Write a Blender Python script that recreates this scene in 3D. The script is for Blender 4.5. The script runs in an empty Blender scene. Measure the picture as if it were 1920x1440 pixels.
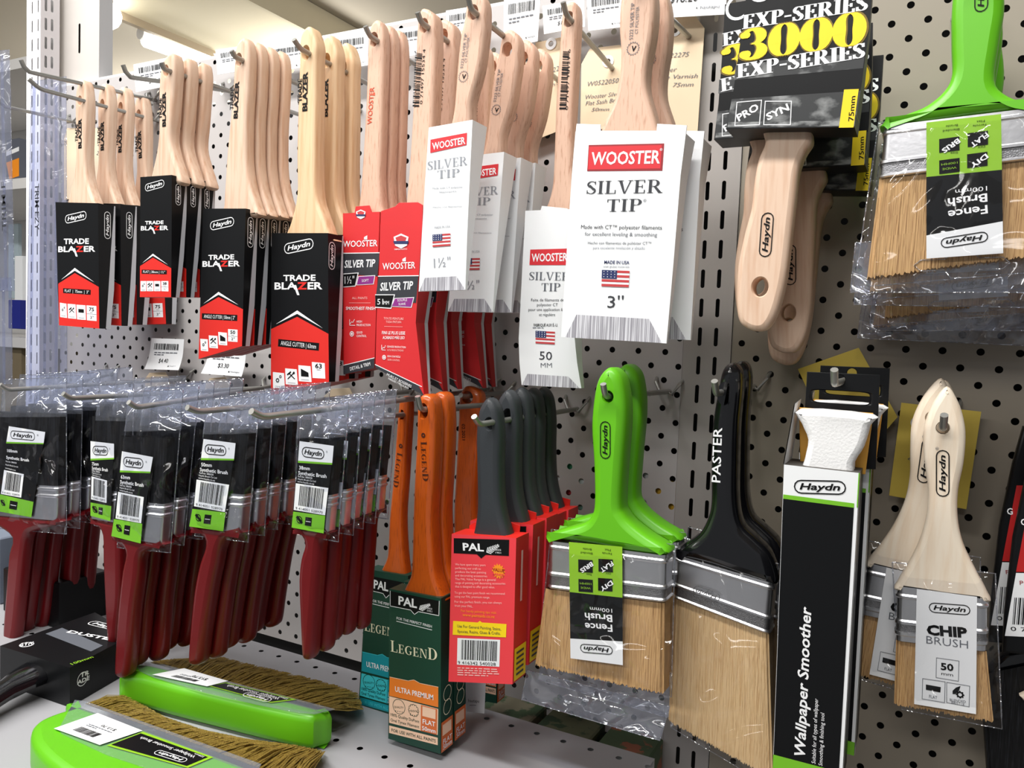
import bpy, math, random
from mathutils import Vector, Matrix, noise, geometry
random.seed(7)
SC = bpy.context.scene
C0 = SC.collection
ZO = 1800.0                      # height of the wall's reference hole above the shop floor, mm
def V(x, y, z): return Vector((x, y, z))
def lin(c):
    return tuple((v/255/12.92) if v/255 <= .04045 else ((v/255+.055)/1.055)**2.4 for v in c)+(1.0,)

# ------------------------------------------------------------------ camera
YAW, PIT, ROL, FPX = math.radians(27.86995807), math.radians(3.33555199), math.radians(2.21700445), 1478.3646
CAM = V(30.01788734, -683.95220165, -265.5291492)
_f = V(-math.sin(YAW)*math.cos(PIT), math.cos(YAW)*math.cos(PIT), -math.sin(PIT))
_r0 = V(math.cos(YAW), math.sin(YAW), 0); _u0 = _r0.cross(_f)
CR = _r0*math.cos(ROL)+_u0*math.sin(ROL); CU = -_r0*math.sin(ROL)+_u0*math.cos(ROL)
cd = bpy.data.cameras.new('camera'); cd.sensor_width = 36; cd.lens = FPX/1920*36; cd.clip_start = .01
co = bpy.data.objects.new('camera', cd); C0.objects.link(co)
M = Matrix((CR, CU, -_f)).transposed().to_4x4(); M.translation = (CAM+V(0, 0, ZO))*.001
co.matrix_world = M; SC.camera = co

# ------------------------------------------------------------------ light and exposure
SC.view_settings.view_transform = 'Standard'; SC.view_settings.look = 'None'
SC.view_settings.exposure = 0.0; SC.view_settings.gamma = 1.0
SC.cycles.transparent_max_bounces = 40; SC.cycles.max_bounces = 8
SC.cycles.caustics_reflective = False; SC.cycles.caustics_refractive = False
wd = bpy.data.worlds.new('store_air'); SC.world = wd; wd.use_nodes = True
wd.node_tree.nodes['Background'].inputs[0].default_value = (.93, .96, 1, 1)
wd.node_tree.nodes['Background'].inputs[1].default_value = .26
def area(name, loc, rot, sx, sy, power, col=(1, 1, 1)):
    l = bpy.data.lights.new(name, 'AREA'); l.shape = 'RECTANGLE'; l.size = sx; l.size_y = sy; l.energy = power; l.color = col
    o = bpy.data.objects.new(name, l); C0.objects.link(o)
    o.location = (Vector(loc)+V(0, 0, ZO))*.001; o.rotation_euler = rot; return o
# rows of ceiling tubes over the aisle (in front of the wall) and over the next aisle
area('aisle_tube_light', (-900, -750, 950), (math.radians(14), 0, 0), 2.4, .12, 52, (1, .985, .96))
area('rear_aisle_tube_light', (-1400, -2300, 960), (math.radians(40), 0, 0), 3.6, .3, 48, (1, .985, .96))
def bulb(name, loc, power):
    l = bpy.data.lights.new(name, 'POINT'); l.energy = power; l.shadow_soft_size = .08; l.color = (1, .985, .95)
    o = bpy.data.objects.new(name, l); C0.objects.link(o); o.location = (Vector(loc)+V(0, 0, ZO))*.001
# bare battens of the next aisles shine all round, so they wash the ceiling too
bulb('batten_light', (-2300, 1900, 640), 11); bulb('batten_light', (-700, 1500, 560), 9); bulb('batten_light', (-3600, 2400, 560), 34)

# ------------------------------------------------------------------ picture ray -> point on a real plane
def ray(x, y): return _f+CR*((x-960)/FPX)-CU*((y-720)/FPX)
def pj(p):
    d = p-CAM; z = d.dot(_f); return (960+FPX*d.dot(CR)/z, 720-FPX*d.dot(CU)/z)
class Pl:
    def __init__(s, p0, ri, up): s.p0, s.ri, s.up, s.n = Vector(p0), Vector(ri), Vector(up), Vector(ri).cross(Vector(up))
    def at(s, x, y, off=0):
        d = ray(x, y); t = (s.p0-CAM).dot(s.n)/d.dot(s.n); return CAM+d*t+s.n*off
    def mv(s, off): return Pl(s.p0+s.n*off, s.ri, s.up)
def YP(Y): return Pl((0, Y, 0), (1, 0, 0), (0, 0, 1))
def XP(X): return Pl((X, 0, 0), (0, 1, 0), (0, 0, 1))
def ZP(Z): return Pl((0, 0, Z), (1, 0, 0), (0, 1, 0))

# ------------------------------------------------------------------ materials
MT = {}
def mat(name, rgb, rough=.5, metal=0, grain=None, coat=0, spec=.5, bump=0, bscale=400, emit=0):
    if name in MT: return name
    m = bpy.data.materials.new(name); m.use_nodes = True; nt = m.node_tree; b = nt.nodes['Principled BSDF']
    b.inputs['Base Color'].default_value = lin(rgb); b.inputs['Roughness'].default_value = rough
    b.inputs['Metallic'].default_value = metal; b.inputs['Specular IOR Level'].default_value = spec
    b.inputs['Coat Weight'].default_value = coat
    tc = nt.nodes.new('ShaderNodeTexCoord')
    if grain:                    # (scale xyz, second rgb, lo, hi): stretched noise mixed into the colour
        mp = nt.nodes.new('ShaderNodeMapping'); mp.inputs['Scale'].default_value = grain[0]
        n = nt.nodes.new('ShaderNodeTexNoise'); n.inputs['Scale'].default_value = 1; n.inputs['Detail'].default_value = 5
        r = nt.nodes.new('ShaderNodeMapRange'); r.inputs[1].default_value = grain[2]; r.inputs[2].default_value = grain[3]
        mx = nt.nodes.new('ShaderNodeMixRGB'); mx.inputs[1].default_value = lin(rgb); mx.inputs[2].default_value = lin(grain[1])
        nt.links.new(tc.outputs['Object'], mp.inputs[0]); nt.links.new(mp.outputs[0], n.inputs['Vector'])
        nt.links.new(n.outputs['Fac'], r.inputs[0]); nt.links.new(r.outputs[0], mx.inputs[0]); nt.links.new(mx.outputs[0], b.inputs['Base Color'])
    if bump:
        n2 = nt.nodes.new('ShaderNodeTexNoise'); n2.inputs['Scale'].default_value = bscale; n2.inputs['Detail'].default_value = 3
        bp = nt.nodes.new('ShaderNodeBump'); bp.inputs['Strength'].default_value = bump; bp.inputs['Distance'].default_value = .001
        nt.links.new(tc.outputs['Object'], n2.inputs['Vector']); nt.links.new(n2.outputs['Fac'], bp.inputs['Height']); nt.links.new(bp.outputs[0], b.inputs['Normal'])
    if emit:
        b.inputs['Emission Color'].default_value = lin(rgb); b.inputs['Emission Strength'].default_value = emit
    MT[name] = m; return name
def film(name, tint, gloss=.10, scale=60, bump=.6, haze=0.0, rough=.06, dist=.012):
    m = bpy.data.materials.new(name); m.use_nodes = True; nt = m.node_tree; nt.nodes.clear()
    o = nt.nodes.new('ShaderNodeOutputMaterial'); tr = nt.nodes.new('ShaderNodeBsdfTransparent'); tr.inputs[0].default_value = lin(tint)
    gl = nt.nodes.new('ShaderNodeBsdfGlossy'); gl.inputs['Roughness'].default_value = rough
    fr = nt.nodes.new('ShaderNodeLayerWeight'); fr.inputs[0].default_value = .5; pw = nt.nodes.new('ShaderNodeMath'); pw.operation = 'POWER'; pw.inputs[1].default_value = 5.0
    tc = nt.nodes.new('ShaderNodeTexCoord'); n = nt.nodes.new('ShaderNodeTexNoise'); n.inputs['Scale'].default_value = scale; n.inputs['Detail'].default_value = 1.6
    n.inputs['Distortion'].default_value = 1.2
    bp = nt.nodes.new('ShaderNodeBump'); bp.inputs['Strength'].default_value = bump; bp.inputs['Distance'].default_value = dist
    L = nt.links.new
    L(tc.outputs['Object'], n.inputs['Vector']); L(n.outputs['Fac'], bp.inputs['Height']); L(bp.outputs[0], gl.inputs['Normal'])
    mu = nt.nodes.new('ShaderNodeMath'); mu.operation = 'MULTIPLY_ADD'; mu.inputs[1].default_value = .55; mu.inputs[2].default_value = gloss
    mu.use_clamp = True; L(fr.outputs['Facing'], pw.inputs[0]); L(pw.outputs[0], mu.inputs[0])
    mx = nt.nodes.new('ShaderNodeMixShader'); L(mu.outputs[0], mx.inputs[0]); L(tr.outputs[0], mx.inputs[1]); L(gl.outputs[0], mx.inputs[2])
    last = mx
    if haze:
        df = nt.nodes.new('ShaderNodeBsdfDiffuse'); df.inputs[0].default_value = (.75, .8, .95, 1)
        m2 = nt.nodes.new('ShaderNodeMixShader'); m2.inputs[0].default_value = haze; L(mx.outputs[0], m2.inputs[1]); L(df.outputs[0], m2.inputs[2]); last = m2
    L(last.outputs[0], o.inputs[0]); MT[name] = m; return name
def punched(name, rgb, holes, rough=.55):
    """painted sheet metal with punched openings; holes = list of (px, pz, ox, oz, half_w, half_h) in metres, axes = x,z (or x,y when flat)"""
    m = bpy.data.materials.new(name); m.use_nodes = True; nt = m.node_tree; b = nt.nodes['Principled BSDF']; L = nt.links.new
    b.inputs['Base Color'].default_value = lin(rgb); b.inputs['Roughness'].default_value = rough
    def mth(op, a, c=None):
        n = nt.nodes.new('ShaderNodeMath'); n.operation = op
        for i, v in enumerate((a, c)):
            if v is None: continue
            if isinstance(v, (int, float)): n.inputs[i].default_value = v
            else: L(v, n.inputs[i])
        return n.outputs[0]
    tc = nt.nodes.new('ShaderNodeTexCoord'); sp = nt.nodes.new('ShaderNodeSeparateXYZ'); L(tc.outputs['Object'], sp.inputs[0])
    mask = None
    for ax, az, px, pz, ox, oz, hw, hh in holes:
        a, c = sp.outputs[ax], sp.outputs[az]
        def cell(s, p, o):
            if p is None: return mth('SUBTRACT', s, o)
            return mth('SUBTRACT', mth('MULTIPLY', mth('FRACT', mth('ADD', mth('DIVIDE', mth('SUBTRACT', s, o), p), .5)), p), p/2)
        dx = mth('ABSOLUTE', cell(a, px, ox)); dz = mth('ABSOLUTE', cell(c, pz, oz))
        r = min(hw, hh); ex = mth('MAXIMUM', mth('SUBTRACT', dx, hw-r), 0.0); ez = mth('MAXIMUM', mth('SUBTRACT', dz, hh-r), 0.0)
        d = mth('SQRT', mth('ADD', mth('MULTIPLY', ex, ex), mth('MULTIPLY', ez, ez)))
        k = mth('LESS_THAN', d, r); mask = k if mask is None else mth('MAXIMUM', mask, k)
    tr = nt.nodes.new('ShaderNodeBsdfTransparent'); mx = nt.nodes.new('ShaderNodeMixShader'); out = nt.nodes['Material Output']
    L(mask, mx.inputs[0]); L(b.outputs[0], mx.inputs[1]); L(tr.outputs[0], mx.inputs[2]); L(mx.outputs[0], out.inputs[0]); MT[name] = m; return name

WOOD = mat('beech_wood', (226, 196, 172), .5, grain=((260, 260, 22), (205, 160, 128), .45, .8))
WOODB = mat('flecked_beech_wood', (220, 182, 158), .5, grain=((520, 520, 80), (178, 128, 102), .54, .80))
WOODY = mat('pale_honey_beech_wood', (232, 200, 160), .5, grain=((240, 240, 18), (212, 168, 122), .45, .8))
WOODW = mat('pale_poplar_wood', (240, 226, 206), .5, grain=((200, 200, 20), (228, 204, 176), .45, .8))
WOODO = mat('varnished_orange_wood', (202, 90, 22), .32, coat=.4, grain=((900, 900, 80), (136, 52, 12), .54, .80))
BLK = mat('black_gloss_card', (18, 19, 21), .36, spec=.22); BLK2 = mat('black_print', (14, 14, 16), .5, spec=.2)
RED = mat('red_card', (222, 42, 34), .42); RED2 = mat('red_pink_card', (214, 44, 48), .42); REDD = mat('deep_red_card', (188, 30, 30), .45)
PALR = mat('coral_red_card_glare', (236, 62, 72), .42)  # pinker than the card itself: flash glare is put into the colour
WHT = mat('white_card', (240, 242, 244), .5); WHT2 = mat('white_print', (245, 246, 248), .5); GRYW = mat('grey_white_board', (196, 198, 204), .7)
GRY = mat('grey_print', (96, 100, 108), .5); SIL = mat('silver_grey_print', (150, 154, 162), .5); PNKW = mat('pale_pink_print', (246, 190, 186), .5)
DGRY = mat('charcoal_card', (52, 54, 60), .42); PUR = mat('violet_print', (140, 44, 134), .45); BLUP = mat('navy_print', (34, 46, 96), .5); FRED = mat('flag_red_print', (196, 60, 64), .5)
GRN = mat('lime_green_plastic', (100, 186, 24), .36); GRNL = mat('lime_label_print', (142, 194, 40), .45); GRNB = mat('bright_green_label', (118, 190, 40), .45)
BLKP = mat('black_gloss_plastic', (14, 14, 17), .16, coat=.4); CHAR = mat('charcoal_rubber', (48, 52, 56), .48, bump=.1, bscale=900)
YEL = mat('yellow_print', (250, 216, 20), .45); YELT = mat('yellow_card_tag', (222, 196, 84), .65); MAN = mat('manila_card_tag', (236, 214, 182), .7)
DGN = mat('dark_green_card', (12, 62, 48), .40); CRM = mat('cream_print', (238, 232, 200), .5); ORA = mat('orange_print', (238, 128, 40), .45); PEA = mat('peach_print', (246, 206, 176), .5)
TEA = mat('teal_print', (20, 150, 164), .45); CYA = mat('turquoise_print', (64, 204, 214), .45); ORD_ = mat('burnt_orange_print', (216, 108, 50), .45); ORR = mat('orange_text_print', (250, 150, 30), .5)
STL = mat('galvanised_wire', (168, 168, 164), .38, .7); FER = mat('tin_ferrule', (226, 226, 228), .33, 1.0, bump=.06, bscale=300); FERD = mat('knurled_tin', (150, 150, 152), .4, 1.0, bump=.5, bscale=1600)
BRT = mat('tan_bristle', (204, 164, 112), .7, grain=((2600, 2600, 30), (136, 94, 54), .46, .72)); BRP = mat('pale_bristle', (232, 198, 148), .7, grain=((2600, 2600, 30), (182, 136, 86), .48, .74))
BRK = mat('black_bristle', (13, 13, 15), .55, grain=((1400, 1400, 30), (44, 46, 52), .5, .85), spec=.25); BRW = mat('brown_bristle', (170, 146, 66), .65, grain=((900, 900, 900), (112, 84, 34), .4, .7))
REDH = mat('dark_red_lacquer', (104, 15, 20), .34, coat=.08, spec=.3)
CARDI = mat('shaded_sleeve_mouth', (70, 66, 62), .8); FOAM = mat('white_foam_plastic', (240, 240, 240), .6, bump=.3, bscale=600); RIM = mat('amber_rim', (240, 178, 70), .5)  # CARDI: closed tops, with the shade of open sleeves put into the colour
PNT = mat('shelf_paint', (196, 195, 196), .5); PNTW = mat('warm_white_paint', (222, 220, 218), .5); CEIL = mat('ceiling_paint', (196, 186, 168), .8); SOFF = mat('soffit_paint', (226, 214, 184), .8)
DARK = mat('void_shade', (20, 20, 22), .8); TUBE = mat('fluorescent_tube', (255, 255, 250), .5, emit=9)  # DARK puts the shade of the voids into the colour
SKIRT = mat('silver_filament_print', (150, 148, 156), .5, grain=((1500, 1500, 20), (222, 222, 228), .45, .6))
BRICK = mat('charcoal_stone_print', (40, 42, 44), .4, grain=((70, 70, 110), (150, 152, 152), .50, .75))
FLM = film('clear_bag_film', (252, 252, 253), .04, 15, 1.0, 0, .09, .040); FLMB = film('bluish_bag_film', (249, 250, 254), .035, 16, 1.0, 0, .09, .036); FLMH = film('crumpled_bag_head', (247, 249, 254), .10, 15, 1.0, .05, .10, .060); FLMC = film('clear_trim_plastic', (236, 238, 247), .05, 22, .8, .06, .12); FLMS = film('welded_film_seam', (236, 238, 244), .30, 90, .6, .05); FLMG = film('frosted_cover_film', (240, 242, 240), .04, 20, .6, .10)

# ------------------------------------------------------------------ mesh builder (mm)
class MB:
    def __init__(s): s.v, s.f, s.m, s.mats = [], [], [], []
    def mi(s, name):
        if name not in s.mats: s.mats.append(name)
        return s.mats.index(name)
    def face(s, pts, mt, facing=None):
        pts = [Vector(p) for p in pts]
        if facing is not None and len(pts) > 2:
            n = Vector((0, 0, 0))
            for i in range(len(pts)): n += pts[i].cross(pts[(i+1) % len(pts)])
            if n.dot(facing) < 0: pts = pts[::-1]
        i0 = len(s.v); s.v += pts; s.f.append(tuple(range(i0, i0+len(pts)))); s.m.append(s.mi(mt))
    def loft(s, rings, mt, cap=(True, True), closed=True, mts=None):
        i0 = len(s.v); n = len(rings[0])
        for r in rings: s.v += [Vector(p) for p in r]
        for k in range(len(rings)-1):
            for i in range(n if closed else n-1):
                j = (i+1) % n; s.f.append((i0+k*n+i, i0+k*n+j, i0+(k+1)*n+j, i0+(k+1)*n+i)); s.m.append(s.mi(mts[k] if mts else mt))
        if cap[0]: s.f.append(tuple(i0+i for i in range(n))[::-1]); s.m.append(s.mi(mts[0] if mts else mt))
        if cap[1]: s.f.append(tuple(i0+(len(rings)-1)*n+i for i in range(n))); s.m.append(s.mi(mts[-1] if mts else mt))
    def tube(s, pts, r, mt, k=10):
        pts = [Vector(p) for p in pts]; rings = []
        up = V(.31, .2, .93)
        for i, p in enumerate(pts):
            t = (pts[min(i+1, len(pts)-1)]-pts[max(i-1, 0)]).normalized()
            a = t.cross(up).normalized(); b = t.cross(a)
            rr = r[i] if isinstance(r, (list, tuple)) else r
            rings.append([p+a*math.cos(q*2*math.pi/k)*rr+b*math.sin(q*2*math.pi/k)*rr for q in range(k)])
        s.loft(rings, mt)
    def box(s, lo, hi, mt):
        x0, y0, z0 = lo; x1, y1, z1 = hi
        r = [[V(x0, y0, z), V(x1, y0, z), V(x1, y1, z), V(x0, y1, z)] for z in (z0, z1)]; s.loft(r, mt)
    def build(s, name, parent=None, origin=None, sharp=38):
        o3 = Vector(origin) if origin is not None else V(0, 0, 0)
        me = bpy.data.meshes.new(name); me.from_pydata([tuple((p-o3)*.001) for p in s.v], [], s.f)
        for nm in s.mats: me.materials.append(MT[nm])
        me.polygons.foreach_set('material_index', s.m); me.polygons.foreach_set('use_smooth', [True]*len(s.f))
        me.validate(); me.update(); me.set_sharp_from_angle(angle=math.radians(sharp))
        ob = bpy.data.objects.new(name, me); C0.objects.link(ob)
        if parent is not None: ob.parent = parent
        else: ob.location = (o3+V(0, 0, ZO))*.001
        return ob
def tag(o, label, cat, group=None, kind=None):
    if label: o['label'] = label
    if cat: o['category'] = cat
    if group: o['group'] = group
    if kind: o['kind'] = kind
    return o
def thing(name, label, cat, origin, group=None):
    o = bpy.data.objects.new(name, None); C0.objects.link(o); o.empty_display_size = .01
    o.location = (Vector(origin)+V(0, 0, ZO))*.001; o['_o'] = 0; del o['_o']
    return tag(o, label, cat, group)
def dup(root, off, rot=(0, 0, 0), label=None):
    r = root.copy(); C0.objects.link(r); r.location = root.location+Vector(off)*.001; r.rotation_euler = rot
    if label: r['label'] = label
    def rec(a, b):
        for ch in a.children:
            c = ch.copy(); C0.objects.link(c); c.parent = b; rec(ch, c)
    rec(root, r); return r
def struct(name, mb, origin=None):
    o = mb.build(name, None, origin); o['kind'] = 'structure'; return o

# ------------------------------------------------------------------ print: text, logos, barcodes
GL = {}
def glyphs(s, bold, shear):
    k = (s, bold, shear)
    if k in GL: return GL[k]
    cu = bpy.data.curves.new('t', 'FONT'); cu.body = s; cu.resolution_u = 2; cu.offset = bold; cu.shear = shear; cu.size = 1
    ob = bpy.data.objects.new('t', cu); me = bpy.data.meshes.new_from_object(ob)
    vs = [(v.co.x, v.co.y) for v in me.vertices]; fs = [tuple(p.vertices) for p in me.polygons]
    bpy.data.objects.remove(ob); bpy.data.meshes.remove(me); bpy.data.curves.remove(cu)
    x0 = min(v[0] for v in vs); x1 = max(v[0] for v in vs)
    GL[k] = ([((x-x0)/max(x1-x0, 1e-6), y/.72) for x, y in vs], fs); return GL[k]
def frame(pl, a, b, h, off):
    A, B = pl.at(*a, off), pl.at(*b, off); e = B-A
    u = (pl.up*e.dot(pl.ri)-pl.ri*e.dot(pl.up)).normalized()
    p0, p1 = pj(A), pj(A+u); L = math.hypot(p1[0]-p0[0], p1[1]-p0[1]); return A, e, u*(h/max(L, 1e-6))
def tx(mb, pl, s, a, b, h, mt, bold=0, shear=0, off=.3):
    A, e, u = frame(pl, a, b, h, off); vs, fs = glyphs(s, bold, shear); i0 = len(mb.v)
    mb.v += [A+e*x+u*y for x, y in vs]; k = mb.mi(mt)
    flip = e.cross(u).dot(pl.n) < 0
    for f in fs: mb.f.append(tuple(i0+i for i in (f[::-1] if flip else f))); mb.m.append(k)
def qd(mb, pl, px, mt, off=.15): mb.face([pl.at(x, y, off) for x, y in px], mt, pl.n)
def ln(mb, pl, pts, w, mt, off=.3, closed=False):
    P = [pl.at(x, y, off) for x, y in pts]; sc = w/ppm(pl, pts[0])
    n = len(P)
    for i in range(n if closed else n-1):
        a, b = P[i], P[(i+1) % n]; d = (b-a).normalized(); q = pl.n.cross(d)*(sc/2); mb.face([a-q-d*sc*.4, b-q+d*sc*.4, b+q+d*sc*.4, a+q-d*sc*.4], mt, pl.n)
def ppm(pl, p):
    A = pl.at(*p); p0, p1 = pj(A), pj(A+pl.up); return math.hypot(p1[0]-p0[0], p1[1]-p0[1])
def disc(mb, pl, c, r, mt, off=.3, k=16, r0=0, teeth=0):
    A = pl.at(*c, off); s = 1/ppm(pl, c)
    def pt(a, q): return A+(pl.ri*math.cos(a)+pl.up*math.sin(a))*q*s
    if teeth: k = teeth*4
    ro = [r*(1 if not teeth or i % 4 < 2 else .78) for i in range(k)]
    for i in range(k):
        a0, a1 = i*2*math.pi/k, (i+1)*2*math.pi/k
        if r0: mb.face([pt(a0, ro[i]), pt(a1, ro[(i+1) % k]), pt(a1, r0), pt(a0, r0)], mt, pl.n)
    if not r0: mb.face([pt(i*2*math.pi/k, ro[i]) for i in range(k)], mt, pl.n)
def stadium(A, e, u, x0, y0, x1, y1, k=6):
    """stadium outline in mm along e and u unit dirs"""
    W, H = e.length, u.length; eh, uh = e/W, u/H; r = (y1-y0)*H/2; c0 = x0*W+r; c1 = x1*W-r; cy = (y0+y1)/2*H; o = []
    for i in range(k+1): t = -math.pi/2+math.pi*i/k; o.append(A+eh*(c1+r*math.cos(t))+uh*(cy+r*math.sin(t)))
    for i in range(k+1): t = math.pi/2+math.pi*i/k; o.append(A+eh*(c0+r*math.cos(t))+uh*(cy+r*math.sin(t)))
    return o
def haydn(mb, pl, a, b, h, mt, off=.3):
    A, e, u = frame(pl, a, b, h, off); t = .085; r = h and u.length*t/e.length
    o = stadium(A, e, u, 0, 0, 1, 1); i = stadium(A, e, u, r, t, 1-r, 1-t)
    for k in range(len(o)):
        j = (k+1) % len(o); mb.face([o[k], o[j], i[j], i[k]], mt, pl.n)
    vs, fs = glyphs('Haydn', .022, .22); i0 = len(mb.v); mb.v += [A+e*(.11+.78*x)+u*(.31+.46*y) for x, y in vs]; q = mb.mi(mt)
    flip = e.cross(u).dot(pl.n) < 0
    for f in fs: mb.f.append(tuple(i0+v for v in (f[::-1] if flip else f))); mb.m.append(q)
def bil(q, u, v):
    (a, b, c, d) = q; return tuple((a[k]*(1-u)+b[k]*u)*(1-v)+(d[k]*(1-u)+c[k]*u)*v for k in (0, 1))
def sub(q, u0, v0, u1, v1): return [bil(q, u0, v0), bil(q, u1, v0), bil(q, u1, v1), bil(q, u0, v1)]
def barcode(mb, pl, q, mt=None, n=30, off=.35, seed=3):
    rd = random.Random(seed); x = 0.0; ws = []
    while x < 1: w = rd.choice((.012, .012, .02, .03)); ws.append((x, min(x+w, 1))); x += w+rd.choice((.012, .014, .022, .03))
    for a, b in ws: qd(mb, pl, sub(q, a, 0, b, 1), mt or BLK2, off)
def lines(mb, pl, q, n, mt, off=.3, seed=1, fill=.5):
    """rows of print too small to read"""
    rd = random.Random(seed)
    for i in range(n):
        x = 0; e = 1 if i < n-1 else rd.uniform(.4, .8)
        while x < e-.03:
            w = rd.uniform(.05, .16); qd(mb, pl, sub(q, x, i/n, min(x+w, e), (i+fill)/n), mt, off); x += w+.03

# serif lettering drawn stroke by stroke
def serif_shapes(ch):
    R = lambda x0, y0, x1, y1: [(x0, y0), (x1, y0), (x1, y1), (x0, y1)]
    def arc(cx, cy, rx, ry, a0, a1, w0, w1, n=10):
        o = []
        for i in range(n):
            q = []
            for t in (i/n, (i+1)/n):
                a = math.radians(a0+(a1-a0)*t); w = w0+(w1-w0)*math.sin(math.pi*t)
                q.append((t, a, w))
            (t0, b0, x0), (t1, b1, x1) = q
            o.append([(cx+rx*math.cos(b0), cy+ry*math.sin(b0)), (cx+rx*math.cos(b1), cy+ry*math.sin(b1)), (cx+(rx-x1)*math.cos(b1), cy+(ry-x1*.5)*math.sin(b1)), (cx+(rx-x0)*math.cos(b0), cy+(ry-x0*.5)*math.sin(b0))])
        return o
    s, h, f = .17, .05, .045
    st = lambda x: [R(x, 0, x+s, 1), R(x-.09, 0, x+s+.09, f), R(x-.09, 1-f, x+s+.09, 1)]
    if ch == 'I': return .36, st(.09)
    if ch == 'L': return .66, st(.09)+[R(.2, 0, .62, h), R(.58, 0, .64, .28)]
    if ch == 'E': return .68, st(.09)+[R(.2, 0, .62, h), R(.58, 0, .64, .25), R(.2, 1-h, .6, 1), R(.56, .78, .62, 1), R(.2, .48, .48, .48+h), R(.45, .38, .5, .63)]
    if ch == 'T': return .72, [R(.28, 0, .28+s, 1), R(.18, 0, .55, f), R(.02, 1-h, .71, 1), R(.02, .76, .07, 1), R(.66, .76, .71, 1)]
    if ch == 'V': return .86, [[(.36, 0), (.46, 0), (.24, 1), (.05, 1)], [(.40, 0), (.46, 0), (.78, 1), (.71, 1)], R(-.02, 1-f, .33, 1), R(.6, 1-f, .88, 1)]
    if ch == 'N': return .88, [R(.1, 0, .16, 1), [(.12, 1), (.3, 1), (.78, 0), (.66, 0)], R(.72, 0, .78, 1), R(0, 0, .27, f), R(0, 1-f, .25, 1), R(.62, 1-f, .88, 1)]
    if ch == 'D': return .86, st(.09)+arc(.34, .5, .48, .5, -90, 90, .06, .2)+[R(.2, 0, .35, h), R(.2, 1-h, .35, 1)]
    if ch in 'PR':
        o = st(.09)+arc(.36, .74, .32, .26, -90, 90, .05, .17)+[R(.2, .48, .38, .53), R(.2, 1-h, .38, 1)]
        if ch == 'P': return .70, o
        return .84, o+[[(.34, .5), (.5, .5), (.84, 0), (.64, 0)], R(.62, 0, .88, f)]
    if ch == 'G': return .86, arc(.46, .5, .45, .5, 50, 310, .05, .2, 16)+[R(.6, .1, .76, .42), R(.5, .4, .86, .4+f), R(.70, .68, .75, .95)]
    if ch == 'S': return .60, arc(.3, .74, .27, .26, 20, 250, .05, .12, 10)+arc(.3, .26, .28, .26, 70, -160, .05, .12, 10)+[[(.1, .66), (.24, .72), (.52, .36), (.4, .28)], R(.5, .72, .55, .98), R(.03, .02, .08, .3)]
    if ch == 'X': return .86, [[(.06, 1), (.28, 1), (.8, 0), (.58, 0)], [(.06, 0), (.13, 0), (.76, 1), (.69, 1)], R(0, 0, .26, f), R(.5, 0, .86, f), R(0, 1-f, .36, 1), R(.6, 1-f, .86, 1)]
    if ch == '0': return .78, arc(.37, .5, .37, .5, 95, 265, .06, .26, 12)+arc(.41, .5, .37, .5, -85, 85, .06, .26, 12)
    if ch == '3': return .72, arc(.34, .74, .32, .26, 150, -90, .06, .22, 12)+arc(.34, .27, .36, .27, 90, -150, .06, .24, 12)+[[(.04+.1*math.cos(a*.7)+.06, .8+.1*math.sin(a*.7)) for a in range(9)], [(.12+.12*math.cos(a*.7), .2+.12*math.sin(a*.7)) for a in range(9)]]
    if ch == '-': return .42, [R(.05, .38, .36, .5)]
    return .3, []
def serif(mb, pl, s, a, b, h, mt, shear=0, off=.3, small=False, bold=()):
    tot = 0; items = []
    for i, ch in enumerate(s):
        w, sh = serif_shapes(ch); k = 1 if (not small or i in (0, len(s)-1)) else .78
        items.append((tot, k, sh)); tot += w*k+.08
    tot -= .08; A, e, u = frame(pl, a, b, h, off)
    for x0, k, sh in items:
        for i, d in enumerate((0,)+tuple(bold)):
            for j, poly in enumerate(sh): mb.face([A+e*((x0+d+(x*k)+shear*y*k)/tot)+u*(y*k)+pl.n*(i*.03+(j % 7)*.004) for x, y in poly], mt, pl.n)

# ------------------------------------------------------------------ shapes
def smooth(pts, sub_=4):
    n = len(pts); o = []
    for i in range(n):
        p0, p1, p2, p3 = pts[i-1], pts[i], pts[(i+1) % n], pts[(i+2) % n]
        for k in range(sub_):
            t = k/sub_; o.append(tuple(.5*((2*p1[d])+(-p0[d]+p2[d])*t+(2*p0[d]-5*p1[d]+4*p2[d]-p3[d])*t*t+(-p0[d]+3*p1[d]-3*p2[d]+p3[d])*t**3) for d in (0, 1)))
    return o
def inset(P, d):
    n = len(P); o = []
    for i in range(n):
        a, b, c = Vector(P[i-1]), Vector(P[i]), Vector(P[(i+1) % n]); e0 = (b-a); e1 = (c-b)
        if e0.length < 1e-6 or e1.length < 1e-6: o.append(tuple(b)); continue
        e0.normalize(); e1.normalize(); nn = Vector((-e0.y-e1.y, e0.x+e1.x))
        if nn.length < 1e-4: o.append(tuple(b)); continue
        nn.normalize(); c_ = max(.5, nn.dot(Vector((-e0.y, e0.x)))); o.append(tuple(b+nn*(d/c_)))
    return o
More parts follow.
